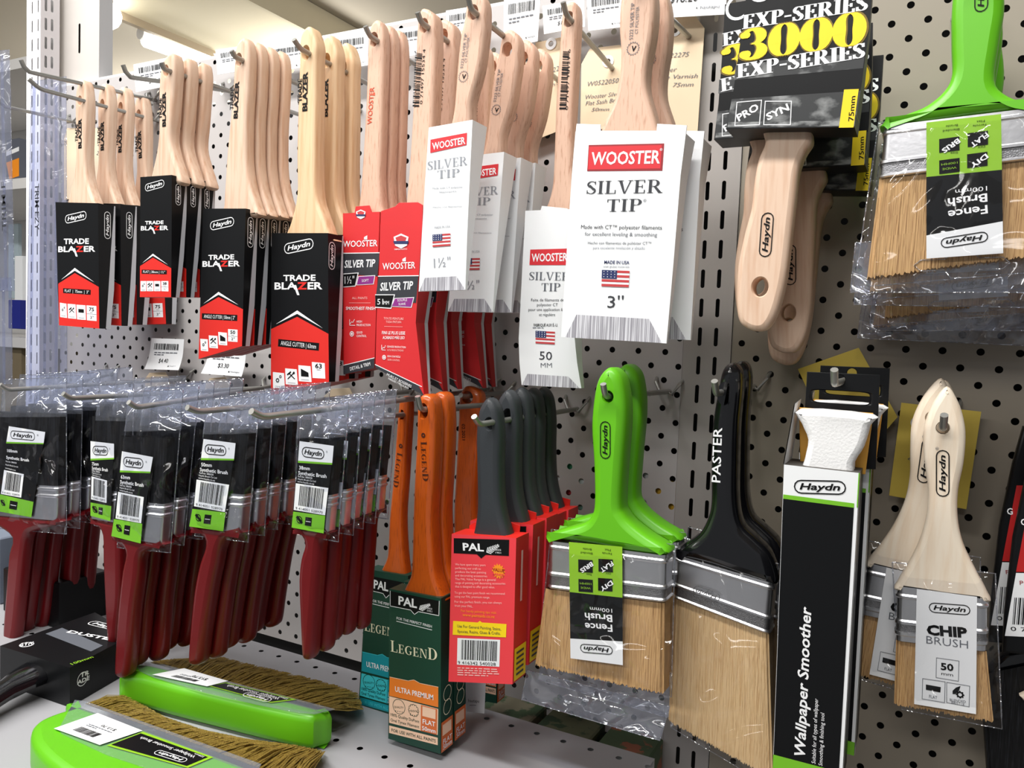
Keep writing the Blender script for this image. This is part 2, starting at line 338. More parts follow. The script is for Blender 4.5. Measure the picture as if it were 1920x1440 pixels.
def slab(mb, pl, px, t, mt, bev=3.5, holes=(), sm=4, mt_hole=None, back=True):
    """outline on a plane, thickness t away from the viewer side, rounded rims, real through-holes"""
    n = pl.n; W = [pl.at(x, y) for x, y in px]; o0 = W[0]
    uv = [((w-o0).dot(pl.ri), (w-o0).dot(pl.up)) for w in W]
    if sm: uv = smooth(uv, sm)
    A = sum(uv[i-1][0]*uv[i][1]-uv[i][0]*uv[i-1][1] for i in range(len(uv)))
    if A < 0: uv = uv[::-1]
    to = lambda p, d: o0+pl.ri*p[0]+pl.up*p[1]-n*d
    lay = [(bev, 0), (bev*.45, bev*.18), (bev*.12, bev*.5), (0, bev), (0, t-bev), (bev*.12, t-bev*.5), (bev*.45, t-bev*.18), (bev, t)]
    rings = [[to(p, d) for p in (inset(uv, i) if i else uv)] for i, d in lay]
    mb.loft(rings[::-1], mt, cap=(False, False))
    hs = []
    sq_ = lambda v, e: math.copysign(abs(v)**e, v)
    for cx, cy, rx, ry, *sh in holes:
        sh = sh[0] if sh else 1
        c = pl.at(cx, cy); s = 1/ppm(pl, (cx, cy)); cu, cv = (c-o0).dot(pl.ri), (c-o0).dot(pl.up)
        hs.append([[(cu+sq_(math.cos(k*math.pi/10), sh)*rx*s*g, cv+sq_(math.sin(k*math.pi/10), sh)*ry*s*g) for k in range(20)] for g in (1.12, 1.0)])
    for side in (0, 1):
        d = t if side else 0
        loops = [[Vector((p[0], p[1], 0)) for p in inset(uv, bev)]]+[[Vector((p[0], p[1], 0)) for p in h[0]] for h in hs]
        flat = [p for l in loops for p in l]; tri = geometry.tessellate_polygon(loops)
        i0 = len(mb.v); mb.v += [to((p.x, p.y), d) for p in flat]; k = mb.mi(mt)
        for tr in tri:
            a, b, c = (flat[i] for i in tr); ccw = (b-a).cross(c-a).z > 0
            if ccw == bool(side): tr = tr[::-1]
            mb.f.append(tuple(i0+i for i in tr)); mb.m.append(k)
    for h in hs:
        mb.loft([[to(p, d) for p in h[g]] for g, d in ((0, 0), (1, 1), (1, t-1), (0, t))], mt_hole or mt, cap=(False, False))
def sleeve(mb, pl, left, right, tt, tb, mf, ms, mbk=None, band=None, top=None, bot=None):
    """card sleeve: front outline left/right edges top->bottom, depth tt at the top to tb at the foot, back panel with a cut edge"""
    n = pl.n; m = len(left); mbk = mbk or ms
    Lf = [pl.at(*p) for p in left]; Rf = [pl.at(*p) for p in right]
    dep = [tt+(tb-tt)*(i/(m-1)) for i in range(m)]; bd = band or [0]*m
    for i in range(m-1):
        mb.face([Lf[i], Lf[i+1], Rf[i+1], Rf[i]], mf, n)
        for E, sg in ((Lf, -1), (Rf, 1)):
            a, b = E[i], E[i+1]; mb.face([a, b, b-n*dep[i+1], a-n*dep[i]], ms, pl.ri*sg)
            if band:
                mb.face([a-n*dep[i], b-n*dep[i+1], b-n*(dep[i+1]+bd[i+1]), a-n*(dep[i]+bd[i])], mbk, pl.ri*sg)
        mb.face([Lf[i]-n*(dep[i]+bd[i]), Rf[i]-n*(dep[i]+bd[i]), Rf[i+1]-n*(dep[i+1]+bd[i+1]), Lf[i+1]-n*(dep[i+1]+bd[i+1])], mbk, -n)
    mb.face([Lf[0], Rf[0], Rf[0]-n*(dep[0]+bd[0]), Lf[0]-n*(dep[0]+bd[0])], top or ms, pl.up)
    mb.face([Lf[-1], Rf[-1], Rf[-1]-n*(dep[-1]+bd[-1]), Lf[-1]-n*(dep[-1]+bd[-1])], bot or ms, -pl.up)
def rr(L, R, n, t, rad, o=0, k=4):
    """rounded-rectangle section between L and R, depth 0..t behind the front"""
    e = (R-L).normalized(); W = (R-L).length; pts = []
    cs = [(rad-o*0, rad), (W-rad, rad), (W-rad, t-rad), (rad, t-rad)]; an = [180, 270, 0, 90]
    for (cx, cd_), a0 in zip(cs, an):
        for i in range(k+1):
            a = math.radians(a0+90*i/k); pts.append(L+e*(cx+(rad+o)*math.cos(a))-n*(cd_+(rad+o)*math.sin(a)))
    return pts
def ferrule(mb, pl, q, t, mt=None, ridges=((.12, .18), (.72, .78), (.93, .99)), knurl=(.79, .92), rad=4):
    lv = sorted({0.0, 1.0} | {x for r in ridges for x in (r[0]-.02, r[0]+.01, r[1]-.01, r[1]+.02) if 0 < x < 1} | (set(knurl) if knurl else set()))
    rings, mts = [], []
    for v in lv:
        o = 1.0 if any(a-.012 <= v <= b+.012 for a, b in ridges) else 0
        rings.append(rr(pl.at(*bil(q, 0, v)), pl.at(*bil(q, 1, v)), pl.n, t, rad, o))
    for a, b in zip(lv, lv[1:]): mts.append(FERD if knurl and a >= knurl[0]-.001 and b <= knurl[1]+.001 else (mt or FER))
    mb.loft(rings, mt or FER, mts=mts)
def bristles(mb, pl, q, t, mt, jag=2.0, n=44, taper=.75, seed=2):
    rd = random.Random(seed); n_ = pl.n; rows = 5; F, B = [], []
    for side, st in ((F, 0), (B, 1)):
        for j in range(rows+1):
            v = j/rows; tk = t*(1-(1-taper)*v); row = []
            for i in range(n+1):
                u = i/n; p = pl.at(*bil(q, u, v)); edge = min(u, 1-u)*44
                d = (t-tk)/2 + (tk if st else 0); rnd = (1.2 if edge < 1 else 0)*(-1 if st else 1)
                p = p-n_*(d+rnd+rd.uniform(-.25, .25))
                if j == rows: p = p+pl.up*rd.uniform(-jag, jag)
                row.append(p)
            side.append(row)
    for j in range(rows):
        for i in range(n):
            mb.face([F[j][i], F[j+1][i], F[j+1][i+1], F[j][i+1]], mt, n_); mb.face([B[j][i], B[j+1][i], B[j+1][i+1], B[j][i+1]], mt, -n_)
        mb.face([F[j][0], F[j+1][0], B[j+1][0], B[j][0]], mt, -pl.ri); mb.face([F[j][n], F[j+1][n], B[j+1][n], B[j][n]], mt, pl.ri)
    for i in range(n): mb.face([F[rows][i], F[rows][i+1], B[rows][i+1], B[rows][i]], mt, -pl.up)
def bag(mb, pl, q, t, mt, amp=2.0, n=12, m=16, fold=None, seed=0, head=0, seam=.45):
    """closed bag of thin film: front and back sheets with wrinkles, welded round the rim"""
    sh = []
    for side in (0, 1):
        g = []
        for j in range(m+1):
            row = []
            for i in range(n+1):
                u, v = i/n, j/m; p = pl.at(*bil(q, u, v)); e = min(u, 1-u, v, 1-v)
                b = (1-max(0, 1-e/.16)**2)
                w = noise.noise(p*.035+V(seed, side*7, 0))*amp+noise.noise(p*.11+V(0, seed, side*5))*amp*.4
                tf = t*(1 if fold is None else min(1, max(.12, (v-fold[0])/(fold[1]-fold[0]))))
                d = t/2+(tf/2)*b*(1 if side else -1)+w*b
                row.append(p-pl.n*d)
            g.append(row)
        sh.append(g)
    i0 = len(mb.v); k = mb.mi(mt); S = (n+1)*(m+1)
    for g in sh:
        for row in g: mb.v += row
    for s_ in (0, 1):
        for j in range(m):
            for i in range(n):
                a = i0+s_*S+j*(n+1)+i; f = (a, a+n+1, a+n+2, a+1); mb.f.append(f if not s_ else f[::-1]); mb.m.append(mb.mi(FLMH) if head and j < head*m else k)
    if seam:
        g = sh[0]; rim = g[0]+[r[-1] for r in g[1:]]+g[-1][::-1][1:]+[r[0] for r in g[::-1][1:]]
        mb.tube(rim[::1], seam, FLMS, 5)
def tofs(p, px):
    """offset (0,dy,dz) that carries world point p along its hook (same X) to the sight line through px"""
    d = ray(*px); t = (p.x-CAM.x)/d.x; q = CAM+d*t; return V(0, q.y-p.y, q.z-p.z)
def along(p, dx):
    lo, hi = 0.0, 300.0; x = pj(p)[0]+dx
    for _ in range(40):
        m = (lo+hi)/2
        if pj(p+V(0, m, 0))[0] < x: lo = m
        else: hi = m
    return lo
ORDN = ['foremost', 'second from the front', 'third from the front', 'fourth from the front', 'fifth from the front', 'sixth from the front', 'seventh from the front', 'eighth from the front']
def run(root, offs, desc, group, rots=None):
    """label the first of a row and hang copies of it behind"""
    root['label'] = f'{ORDN[0]} {desc}'; root['group'] = group
    for i, o in enumerate(offs): dup(root, o, (rots[i] if rots else (0, 0, 0)), f'{ORDN[i+1]} {desc}')
def hook(desc, hole, Y, ext, sag=0.0, tip=14, r=2.4, braces=True, group='wire peg hooks', base_drop=0):
    """single prong peg hook: prong through the hang-hole, turned-up tip, two-legged bracket on the board"""
    h = YP(Y).at(*hole); o = V(h.x, 0, h.z-sag*(-Y)); L = -Y+ext
    e = lambda y: V(h.x, y, h.z+sag*(-y+Y))
    r_ = thing('peg_hook', desc, 'hook', o, group); m = MB()
    end = e(-L); pts = [e(4), e(-L*.5), e(-L+7), end]+[end+V(0, -tip*.9*math.sin(a), tip*.9*(1-math.cos(a)))*.6 for a in (.3, .6, .9)]
    q = pts[-1]; pts.append(q+V(0, -tip*.62, tip*.78)); m.tube(pts, r, STL); m.build('prong', r_, o)
    if braces:
        b = MB()
        for s in (-1, 1): b.tube([V(h.x, -6, o.z), V(h.x+s*5, -9, o.z-2), V(h.x+s*11, -5, o.z+8), V(h.x+s*12.5, 2, o.z+12.5)], 1.6, STL, 8)
        b.build('bracket', r_, o)
    return r_

# ================================================================== the setting
XL, XU0, XU1, XR = -1054, -163, -120.5, 420      # left board edge, upright, right board edge
ZTOP, ZBOT, ZSH = 57, -631, -606
PEGL = punched('pegboard_paint_left', (184, 180, 179), [(0, 2, .025, .025, 0.0, 0.0, .0027, .0027), (0, 2, .025, .025, .0125, .0125, .0027, .0027)])
PEGR = punched('pegboard_paint_right', (152, 143, 129), [(0, 2, .025, .025, 0.0, 0.0, .0027, .0027), (0, 2, .025, .025, .0125, .0125, .0027, .0027)])
UPR = punched('slotted_upright_paint', (170, 165, 161), [(0, 2, None, .025, -.0065, .0, .0017, .008), (0, 2, None, .025, .0075, .0, .0017, .008)])
def sheet(name, x0, x1, z0, z1, y, mt, origin, th=1.2, lip=14):
    m = MB(); m.face([V(x0, y, z0), V(x1, y, z0), V(x1, y, z1), V(x0, y, z1)], mt)
    for a, b in (((x0, z1), (x1, z1)), ((x0, z0), (x1, z0))): m.face([V(a[0], y, a[1]), V(b[0], y, b[1]), V(b[0], y+lip, b[1]), V(a[0], y+lip, a[1])], PNT)
    return struct(name, m, origin)
OXL, OZL = -253.784, -272.694
sheet('wall_left', XL, XU0, ZBOT, ZTOP, 0, PEGL, (OXL, 0, OZL))
sheet('wall_right', XU1, XR, -900, 400, 0, PEGR, (0, 0, 0))
m = MB(); m.face([V(XU0+.6, -1.5, -900), V(XU1-.6, -1.5, -900), V(XU1-.6, -1.5, 400), V(XU0+.6, -1.5, 400)], UPR)
for x in (XU0+.6, XU1-.6): m.face([V(x, -1.5, -900), V(x, 14, -900), V(x, 14, 400), V(x, -1.5, 400)], PNT)
struct('trim_1', m, ((XU0+XU1)/2, 0, -8))
yb0 = ZP(ZSH).at(1100, 1385).y-4
m = MB(); m.box((XL-60, 70, -900), (XR, 74, 30), DARK); m.box((-1100, -420, ZSH-60), (-150, yb0, ZSH-32), DARK); struct('wall_back_shade', m)  # shade colour behind the board holes; unseen dark sheet added under the shelf holes
# tall slotted end post with its header plate at the left end of the bay
x1, y1 = -1056, -2; c = XP(x1).at(76, 60); y0 = c.y; x0 = YP(y0).at(50, 60).x; fa, fb = YP(y0).at(60.3, 60).x, YP(y0).at(71.4, 60).x; sa, sb = XP(x1).at(86, 58).y, XP(x1).at(97.5, 58).y; zc = YP(y0).at(60, 50).z; zs_ = XP(x1).at(86, 45).z; xm, ym = (x0+x1)/2, (y0+y1)/2
UPE = punched('end_post_paint', (236, 236, 240), [(0, 2, None, .025, (fa-xm)*.001, 0, .0012, .008), (0, 2, None, .025, (fb-xm)*.001, 0, .0012, .008)])
UPS = punched('end_post_paint_shaded', (206, 202, 204), [(1, 2, None, .025, (sa-ym)*.001, (zs_-zc)*.001, .0017, .008), (1, 2, None, .025, (sb-ym)*.001, (zs_-zc)*.001+.0015, .0017, .008)])  # side face toned down: its shade is put into the colour
m = MB()
m.face([V(x0, y0, -900), V(x1, y0, -900), V(x1, y0, 420), V(x0, y0, 420)], UPE); m.face([V(x1, y0, -900), V(x1, y1, -900), V(x1, y1, 420), V(x1, y0, 420)], UPS)
m.face([V(x0, y1, -900), V(x0, y0, -900), V(x0, y0, 420), V(x0, y1, 420)], PNTW); m.face([V(x1+.2, y1, -900), V(x0, y1, -900), V(x0, y1, 420), V(x1+.2, y1, 420)], PNTW)
struct('trim_2', m, (xm, ym, zc))
m = MB(); pl = YP(6); a = pl.at(110, 60); b = pl.at(186, 60)
PLT = punched('header_plate_paint', (196, 190, 184), [(0, 2, None, None, 0, 0, .0021, .0200)])
c = pl.at(149, 72); m.face([V(a.x, 6, 40), V(b.x, 6, 40), V(b.x, 6, 420), V(a.x, 6, 420)], PLT); m.face([V(b.x, 6, 40), V(b.x, 26, 40), V(b.x, 26, 420), V(b.x, 6, 420)], PNT)
m.face([V(a.x, 24, 40), V(b.x, 24, 40), V(b.x, 24, 420), V(a.x, 24, 420)], DARK); struct('trim_3', m, c)  # dark sheet stands for the shade inside the plate's slot
m = MB(); m.box((XL, 0, ZTOP), (XU0, 16, ZTOP+3), PNTW); struct('trim_4', m)
# base shelf in front of the board
SHM = punched('base_shelf_paint', (164, 164, 168), [(0, 1, .025, None, 0, 0, .0026, .0026), (0, 1, .025, None, .0125, -.1, .0026, .0026)])
h0 = ZP(ZSH).at(1056, 1390); m = MB(); yb = ZP(ZSH).at(1100, 1385).y
m.face([V(-1100, -420, ZSH), V(-150, -420, ZSH), V(-150, yb, ZSH), V(-1100, yb, ZSH)], SHM)
m.box((-1100, -420, ZSH-30), (-150, -417, ZSH-.4), PNT); m.box((-1100, yb-3, ZSH-30), (-150, yb-.4, ZSH-.4), PNT); tag(m.build('base_shelf', None, (h0.x, h0.y, ZSH)), 'grey punched metal base shelf under the hanging brushes', 'shelf')
# store beyond: floor, ceiling, soffit, far wall
m = MB(); m.face([V(-9000, -3500, -ZO), V(4000, -3500, -ZO), V(4000, 7000, -ZO), V(-9000, 7000, -ZO)], mat('vinyl_floor', (150, 146, 140), .4)); struct('floor', m)
m = MB(); m.face([V(-9000, -3500, 1000), V(4000, -3500, 1000), V(4000, 7000, 1000), V(-9000, 7000, 1000)], CEIL, V(0, 0, -1)); struct('ceiling', m)
m = MB(); pz = ZP(900); xa, xb = pz.at(300, 52).x, pz.at(520, 25).x
m.box((xa, -3000, 900), (xb, 6500, 998), SOFF); m.box((xa-26, -3000, 872), (xa, 6500, 998), mat('soffit_edge_paint', (172, 156, 132), .7)); m.box((xb, -3000, 885), (xb+16, 6500, 998), SOFF); struct('trim_5', m)
m = MB(); m.face([V(-9000, 6800, -ZO), V(4000, 6800, -ZO), V(4000, 6800, 1000), V(-9000, 6800, 1000)], PNTW); m.face([V(-8900, -3500, -ZO), V(-8900, 6800, -ZO), V(-8900, 6800, 1000), V(-8900, -3500, 1000)], PNTW); struct('wall_far', m)
# fluorescent battens beyond the gondola, parallel to the soffit
def batten(px_a, px_b, Z, label):
    a, b = ZP(Z).at(*px_a), ZP(Z).at(*px_b); o = (a+b)/2; r_ = thing('fluorescent_batten', label, 'ceiling light', (o.x, o.y, 1000), 'ceiling battens')
    m = MB(); d = (b-a).normalized(); sd = V(-d.y, d.x, 0); w = 60
    m.loft([[p+sd*w+V(0, 0, 60), p-sd*w+V(0, 0, 60), p-sd*w+V(0, 0, 1000-Z-.5), p+sd*w+V(0, 0, 1000-Z-.5)] for p in (a-d*40, b+d*40)], PNTW); m.build('batten_body', r_, (o.x, o.y, 1000))
    m = MB(); m.tube([a, a+(b-a)*.5, b], 48, TUBE, 14); m.build('tube', r_, (o.x, o.y, 1000))
    m = MB(); m.tube([a-d*30, a-d*2], 26, PNTW, 10); m.tube([b+d*2, b+d*30], 26, PNTW, 10); m.build('end_cap', r_, (o.x, o.y, 1000))
batten((276, 66), (520, 156), 880, 'long bright ceiling tube light beyond the top of the board'); batten((150, -20), (204, 32), 860, 'short visible end of a glowing ceiling tube behind the tall plate')
# things glimpsed in the next bay and beyond, at the far left
def carton(lo, hi, mt, name, label, cat, deco=None, group=None):
    o = V((lo[0]+hi[0])/2, (lo[1]+hi[1])/2, lo[2]); m = MB(); b = 1.5
    x0, y0, z0 = lo; x1, y1, z1 = hi
    m.loft([[V(x0+i, y0+i, z), V(x1-i, y0+i, z), V(x1-i, y1-i, z), V(x0+i, y1-i, z)] for i, z in ((b, z0), (0, z0+b), (0, z1-b), (b, z1))], mt)
    if deco: deco(m, YP(y0))
    return tag(m.build(name, None, o), label, cat, group)

# ================================================================== upper row: brushes in card sleeves
def gear(m, pl, c, r, mt): disc(m, pl, c, r, mt, .4, 16, r*.45, teeth=8)
def tools(m, pl, c, r, mt):
    x, y = c; ln(m, pl, [(x-r, y+r), (x+r*.8, y-r*.8)], r*.34, mt, .4); ln(m, pl, [(x+r, y+r), (x-r*.7, y-r*.7)], r*.34, mt, .4)
    disc(m, pl, (x+r*.8, y-r*.8), r*.42, mt, .4, 10, r*.18); ln(m, pl, [(x-r*1.1, y-r*.3), (x-r*.2, y-r*1.05)], r*.5, mt, .4)
def trade_sleeve(m, pl, px, k):
    """black and red sleeve print; k = pixel places of each mark"""
    haydn(m, pl, *k['logo'], WHT2)
    tx(m, pl, 'TRADE', *k['trade'], WHT2, .03); (a, b, h) = k['blazer']; f = lambda t: (a[0]+(b[0]-a[0])*t, a[1]+(b[1]-a[1])*t)
    tx(m, pl, 'BLA', f(0), f(.46), h, WHT2, .03); tx(m, pl, 'Z', f(.47), f(.68), h, RED, .04); tx(m, pl, 'ER', f(.69), f(1), h, WHT2, .03)
    x, y = f(.40); qd(m, pl, [(x, y-h*.6), (x+h*.35, y-h*.6), (x+h*.85, y+h*.85), (x+h*.5, y+h*.85)], WHT2, .35)
    ap, l, r, bl, br = k['red']; qd(m, pl, [ap, r, br, bl, l], RED, .15); t = h*.42
    up = lambda p, d: (p[0], p[1]-d)
    i = lambda p: (ap[0]+(p[0]-ap[0])*.82, ap[1]+(p[1]-ap[1])*.82)
    qd(m, pl, [up(i(l), t*.9), up(ap, t*2.2), up(i(r), t*.9), up(ap, t*1.0)], WHT2, .2)
    q = k['pill']; A, B, hh, s = q; ln(m, pl, [A, B], hh, BLK2, .25); tx(m, pl, s, (A[0]+1, A[1]+hh*.28), (B[0]-1, B[1]+hh*.28), hh*.6, WHT2, 0, 0, .45)
    for q, ic in k['ic']:
        qd(m, pl, q, WHT2, .25); c = bil(q, .5, .42); w = abs(q[1][0]-q[0][0])
        if ic == 'g': gear(m, pl, (c[0]-w*.1, c[1]+w*.1), w*.22, BLK2); gear(m, pl, (c[0]+w*.16, c[1]-w*.22), w*.15, BLK2)
        elif ic == 't': tools(m, pl, c, w*.28, BLK2)
        elif ic == 'f': qd(m, pl, sub(q, .2, .28, .8, .52), BLK2, .4)
        elif ic == 'a': qd(m, pl, [bil(q, .2, .2), bil(q, .8, .42), bil(q, .8, .68), bil(q, .2, .68)], BLK2, .4)
        elif isinstance(ic, tuple):
            tx(m, pl, ic[0], bil(q, .24, .36), bil(q, .76, .36), w*.36, BLK2, .02, 0, .4); tx(m, pl, 'mm', bil(q, .36, .5), bil(q, .64, .5), w*.14, GRY, 0, 0, .4)
            if ic[1]: ln(m, pl, [bil(q, .02, .56), bil(q, .98, .56)], .5, GRY, .4); tx(m, pl, ic[1], bil(q, .34, .88), bil(q, .7, .88), w*.3, BLK2, 0, 0, .4)
        if isinstance(ic, str): ln(m, pl, [bil(q, .2, .88), bil(q, .8, .88)], .7, SIL, .4)
def handle_print(m, pl, a, b, h):
    """TRADE / BLAZER stamped up the handle, a = foot, b = head of the BLAZER line"""
    tx(m, pl, 'BLAZER', a, b, h, BLK2, .04); dx, dy = b[0]-a[0], b[1]-a[1]; L = math.hypot(dx, dy); q = lambda p, t: (p[0]+dx*t+dy/L*h*1.15, p[1]+dy*t-dx/L*h*1.15)
    tx(m, pl, 'TRADE', q(a, .22), q(a, .82), h*.85, BLK2, .03)
def trade_brush(Y, left, right, tt, tb, band, hl, hole, ht, k, side_logo, hp, wood=WOOD, setback=5):
    pl = YP(Y); ph = YP(Y+setback); o = ph.at(hole[0], hole[1]); r_ = thing('paint_brush', '', 'paint brush', o)
    m = MB(); sleeve(m, pl, left, right, tt, tb, BLK, BLK, GRYW, band, CARDI, REDD)
    trade_sleeve(m, pl, None, k)
    pa_, pb_ = pl.at(*right[0]), pl.at(*right[1]); px_ = Pl(pa_, (0, 1, 0), (pa_-pb_).normalized())
    haydn(m, px_, *side_logo, WHT2, .5); m.build('sleeve', r_, o)
    m = MB(); slab(m, ph, hl, ht, wood, 3.2, [hole]); handle_print(m, ph, *hp); m.build('handle', r_, o)
    return r_
sq = lambda x0, y0, x1, y1: [(x0, y0), (x1, y0), (x1, y1), (x0, y1)]
Z5 = lambda q, ox, oy: [(ox+x/4, oy+y/4) for x, y in q]

# --- 75 mm flat, far left
b75 = trade_brush(-105, [(104, 379), (106, 455), (108, 535), (111, 610)], [(184, 381), (184.5, 460), (185.5, 540), (186.5, 616)], 20, 8, [1.5, 5, 7, 6],
    [(148, 150), (142, 166), (140, 190), (140, 225), (141, 290), (138, 325), (131, 355), (124, 388), (124, 400), (178, 400), (178, 386), (168, 358), (161, 330), (158, 290), (160, 225), (160.5, 190), (158, 163), (154, 150)],
    (149.5, 189, 6.2, 9), 14,
    dict(logo=((123, 420), (163, 411), 16), trade=((120, 457.5), (167, 457), 10), blazer=((109.5, 472.5), (179, 471.5), 10.5),
         red=((140.5, 512), (109.5, 532), (185.4, 538), (111, 610), (186.4, 616)), pill=((121, 545), (168, 548), 9, 'FLAT  |  75mm  |  3"'),
         ic=[(Z5([(450, 830), (500, 838), (505, 945), (452, 938)], 0, 360), 'g'), (Z5([(508, 838), (568, 843), (574, 952), (512, 947)], 0, 360), 't'), (Z5([(574, 845), (643, 850), (646, 960), (580, 955)], 0, 360), 'f'), (Z5([(650, 850), (724, 855), (726, 968), (654, 962)], 0, 360), ('75', '3"'))]),
    ((207, 449), (207, 398), 12), ((153, 278), (153, 222), 6))
run(b75, [(0, d, dz) for d, dz in ((28, 4), (52, 7), (77, 5))], 'brush in wide black and red sleeve on the far left hook', 'black and red sleeved 75 mm brushes on the far left hook', [(0, 0, 0), (0, .02, 0), (0, -.06, 0)])
# --- 38 mm flat
b38 = trade_brush(-190, [(263, 332), (263, 410), (262.7, 490), (262.5, 557)], [(322, 328), (322, 400), (321.5, 480), (321, 557)], 15.5, 5, [1.5, 4, 5, 4],
    [(318, 98), (305, 112), (299, 132), (296.5, 165), (296, 200), (296, 250), (291, 290), (284, 322), (283, 345), (335, 345), (334, 322), (327, 300), (318, 262), (321, 215), (324, 165), (326, 130), (324, 105)],
    (311, 133, 7.5, 11), 13,
    dict(logo=((273, 360), (309, 350), 14), trade=((272.5, 421), (307, 420), 6.5), blazer=((264.5, 432), (316, 431), 8),
         red=((287, 483), (262.8, 499), (321.3, 503), (262.5, 557), (321, 557)), pill=((268, 509.5), (311, 510.5), 7.5, 'FLAT | 38mm | 1½"'),
         ic=[(Z5([(1056, 668), (1098, 668), (1098, 744), (1056, 744)], 0, 360), 'g'), (Z5([(1101, 668), (1152, 668), (1154, 744), (1103, 744)], 0, 360), 't'), (Z5([(1156, 668), (1204, 668), (1206, 744), (1158, 744)], 0, 360), 'f'), (Z5([(1210, 668), (1264, 668), (1265, 746), (1212, 744)], 0, 360), ('38', '1½"'))]),
    ((338.5, 386), (338.5, 346), 10), ((311, 237), (311, 172), 6.5))
run(b38, [(0, 16.5, 1), (0, 33.5, 2)], 'brush in slim black and red sleeve, hung highest', 'black and red sleeved 38 mm brushes', [(0, 0, 0), (0, .01, 0)])
# --- 50 mm angle cutter
b50 = trade_brush(-170, [(381, 391), (378, 480), (375, 580), (372.5, 673)], [(461, 391), (458, 480), (456, 570), (454, 649)], 13, 4, [1.2, 4.5, 6.5, 5],
    [(453, 70), (442, 84), (438, 112), (435, 170), (430, 225), (424, 290), (420, 350), (418, 385), (416, 405), (480, 405), (478, 385), (468, 350), (461, 300), (461, 225), (464, 170), (466, 112), (464, 84), (459, 72)],
    (447.5, 112, 8, 12), 12,
    dict(logo=((395, 433), (440, 423), 17), trade=((391, 487), (439.5, 486), 9), blazer=((380, 500), (450.5, 499), 10.5),
         red=((410, 557), (375.5, 577), (455.9, 580), (372.5, 673), (454, 649)), pill=((382, 593), (442, 596), 11, 'ANGLE CUTTER | 50mm | 2"'),
         ic=[(Z5([(1503, 1100), (1560, 1105), (1563, 1195), (1508, 1190)], 0, 360), 'g'), (Z5([(1567, 1075), (1633, 1080), (1636, 1173), (1572, 1168)], 0, 360), 't'), (Z5([(1638, 1050), (1703, 1056), (1706, 1151), (1643, 1146)], 0, 360), 'a'), (Z5([(1712, 1028), (1783, 1033), (1783, 1125), (1712, 1120)], 0, 360), ('50', '2"'))]),
    ((474, 465), (475, 408), 11), ((445.5, 222), (448.5, 152), 7.5))
run(b50, [(0, 14.3, 1), (0, 28.6, 2), (0, 43.5, 3)], 'slant footed black sleeved brush, middle of black stacks', 'black and red sleeved 50 mm angle cutters')
# --- 63 mm angle cutter
F6 = lambda q: [(440+x/6, 680+y/6) for x, y in q]
b63 = trade_brush(-146, [(509, 437), (508.5, 540), (508, 640), (508, 741)], [(615, 437), (615.5, 540), (616, 630), (617, 716)], 19, 8, [1.5, 4, 6, 5],
    [(578, 48), (566, 58), (560, 82), (560, 115), (557, 200), (555, 290), (555, 365), (544, 415), (535, 438), (534, 452), (617, 452), (616, 440), (604, 405), (592, 365), (590, 290), (591, 200), (591, 115), (592, 85), (586, 60)],
    (573, 99, 9.5, 13.5), 15,
    dict(logo=((534, 477.5), (589, 466), 20), trade=((531.5, 526.5), (592, 526), 11), blazer=((515, 542.5), (605, 542), 13),
         red=((557.5, 594), (508.5, 617), (616, 626), (508, 741), (617, 716)), pill=((526, 643), (594, 650), 14, 'ANGLE CUTTER | 63mm'),
         ic=[(F6([(432, 105), (558, 118), (568, 297), (434, 280)]), 'g'), (F6([(570, 63), (700, 75), (714, 254), (576, 243)]), 't'), (F6([(718, 28), (855, 40), (868, 219), (724, 208)]), 'a'), (F6([(870, -8), (1015, 5), (1022, 180), (878, 172)]), ('63', None))]),
    ((627, 507), (628, 455), 12), ((576, 208), (577, 134), 9), WOODY)
run(b63, [(0, 27, 2), (0, 50, 3)], 'brush in largest slant footed black sleeve, next to red sleeves', 'black and red sleeved 63 mm angle cutters')

# --- red sleeves
def flag(m, pl, q):
    qd(m, pl, q, WHT2, .3)
    for i in range(4): qd(m, pl, sub(q, 0 if i > 1 else .45, i*.28, 1, i*.28+.15), FRED, .42)
    qd(m, pl, sub(q, 0, 0, .55, .52), BLUP, .5)
    for i in range(4):
        for j in range(3): disc(m, pl, bil(q, .08+i*.13, .09+j*.16), .9, WHT2, .62, 6)
def badge(m, pl, c, r):
    x, y = c; qd(m, pl, [(x-r, y-r*.55), (x, y-r), (x+r, y-r*.55), (x+r*.8, y+r*.6), (x, y+r), (x-r*.8, y+r*.6)], WHT2, .4)
    qd(m, pl, [(x-r*.75, y-r*.45), (x, y-r*.75), (x+r*.75, y-r*.45), (x+r*.6, y), (x-r*.6, y)], FRED, .5); qd(m, pl, [(x-r*1.05, y), (x+r*1.05, y), (x+r*.9, y+r*.4), (x-r*.9, y+r*.4)], BLUP, .55)
def red_brush(Y, left, right, tt, tb, band, hl, hole, ht, deco, hdeco=None, sb=6, tab=None):
    pl, ph = YP(Y), YP(Y+sb); o = ph.at(*hole[:2]); r_ = thing('paint_brush', '', 'paint brush', o)
    m = MB(); sleeve(m, pl, left, right, tt, tb, RED2, REDD, GRYW, band, REDD)
    if tab: slab(m, pl.mv(-.4), tab, 1.2, RED2, .2, (), 0)
    deco(m, pl); m.build('sleeve', r_, o)
    m = MB(); slab(m, ph, hl, ht, WOODB, 3.2, [hole])
    if hdeco: hdeco(m, ph)
    m.build('handle', r_, o); return r_
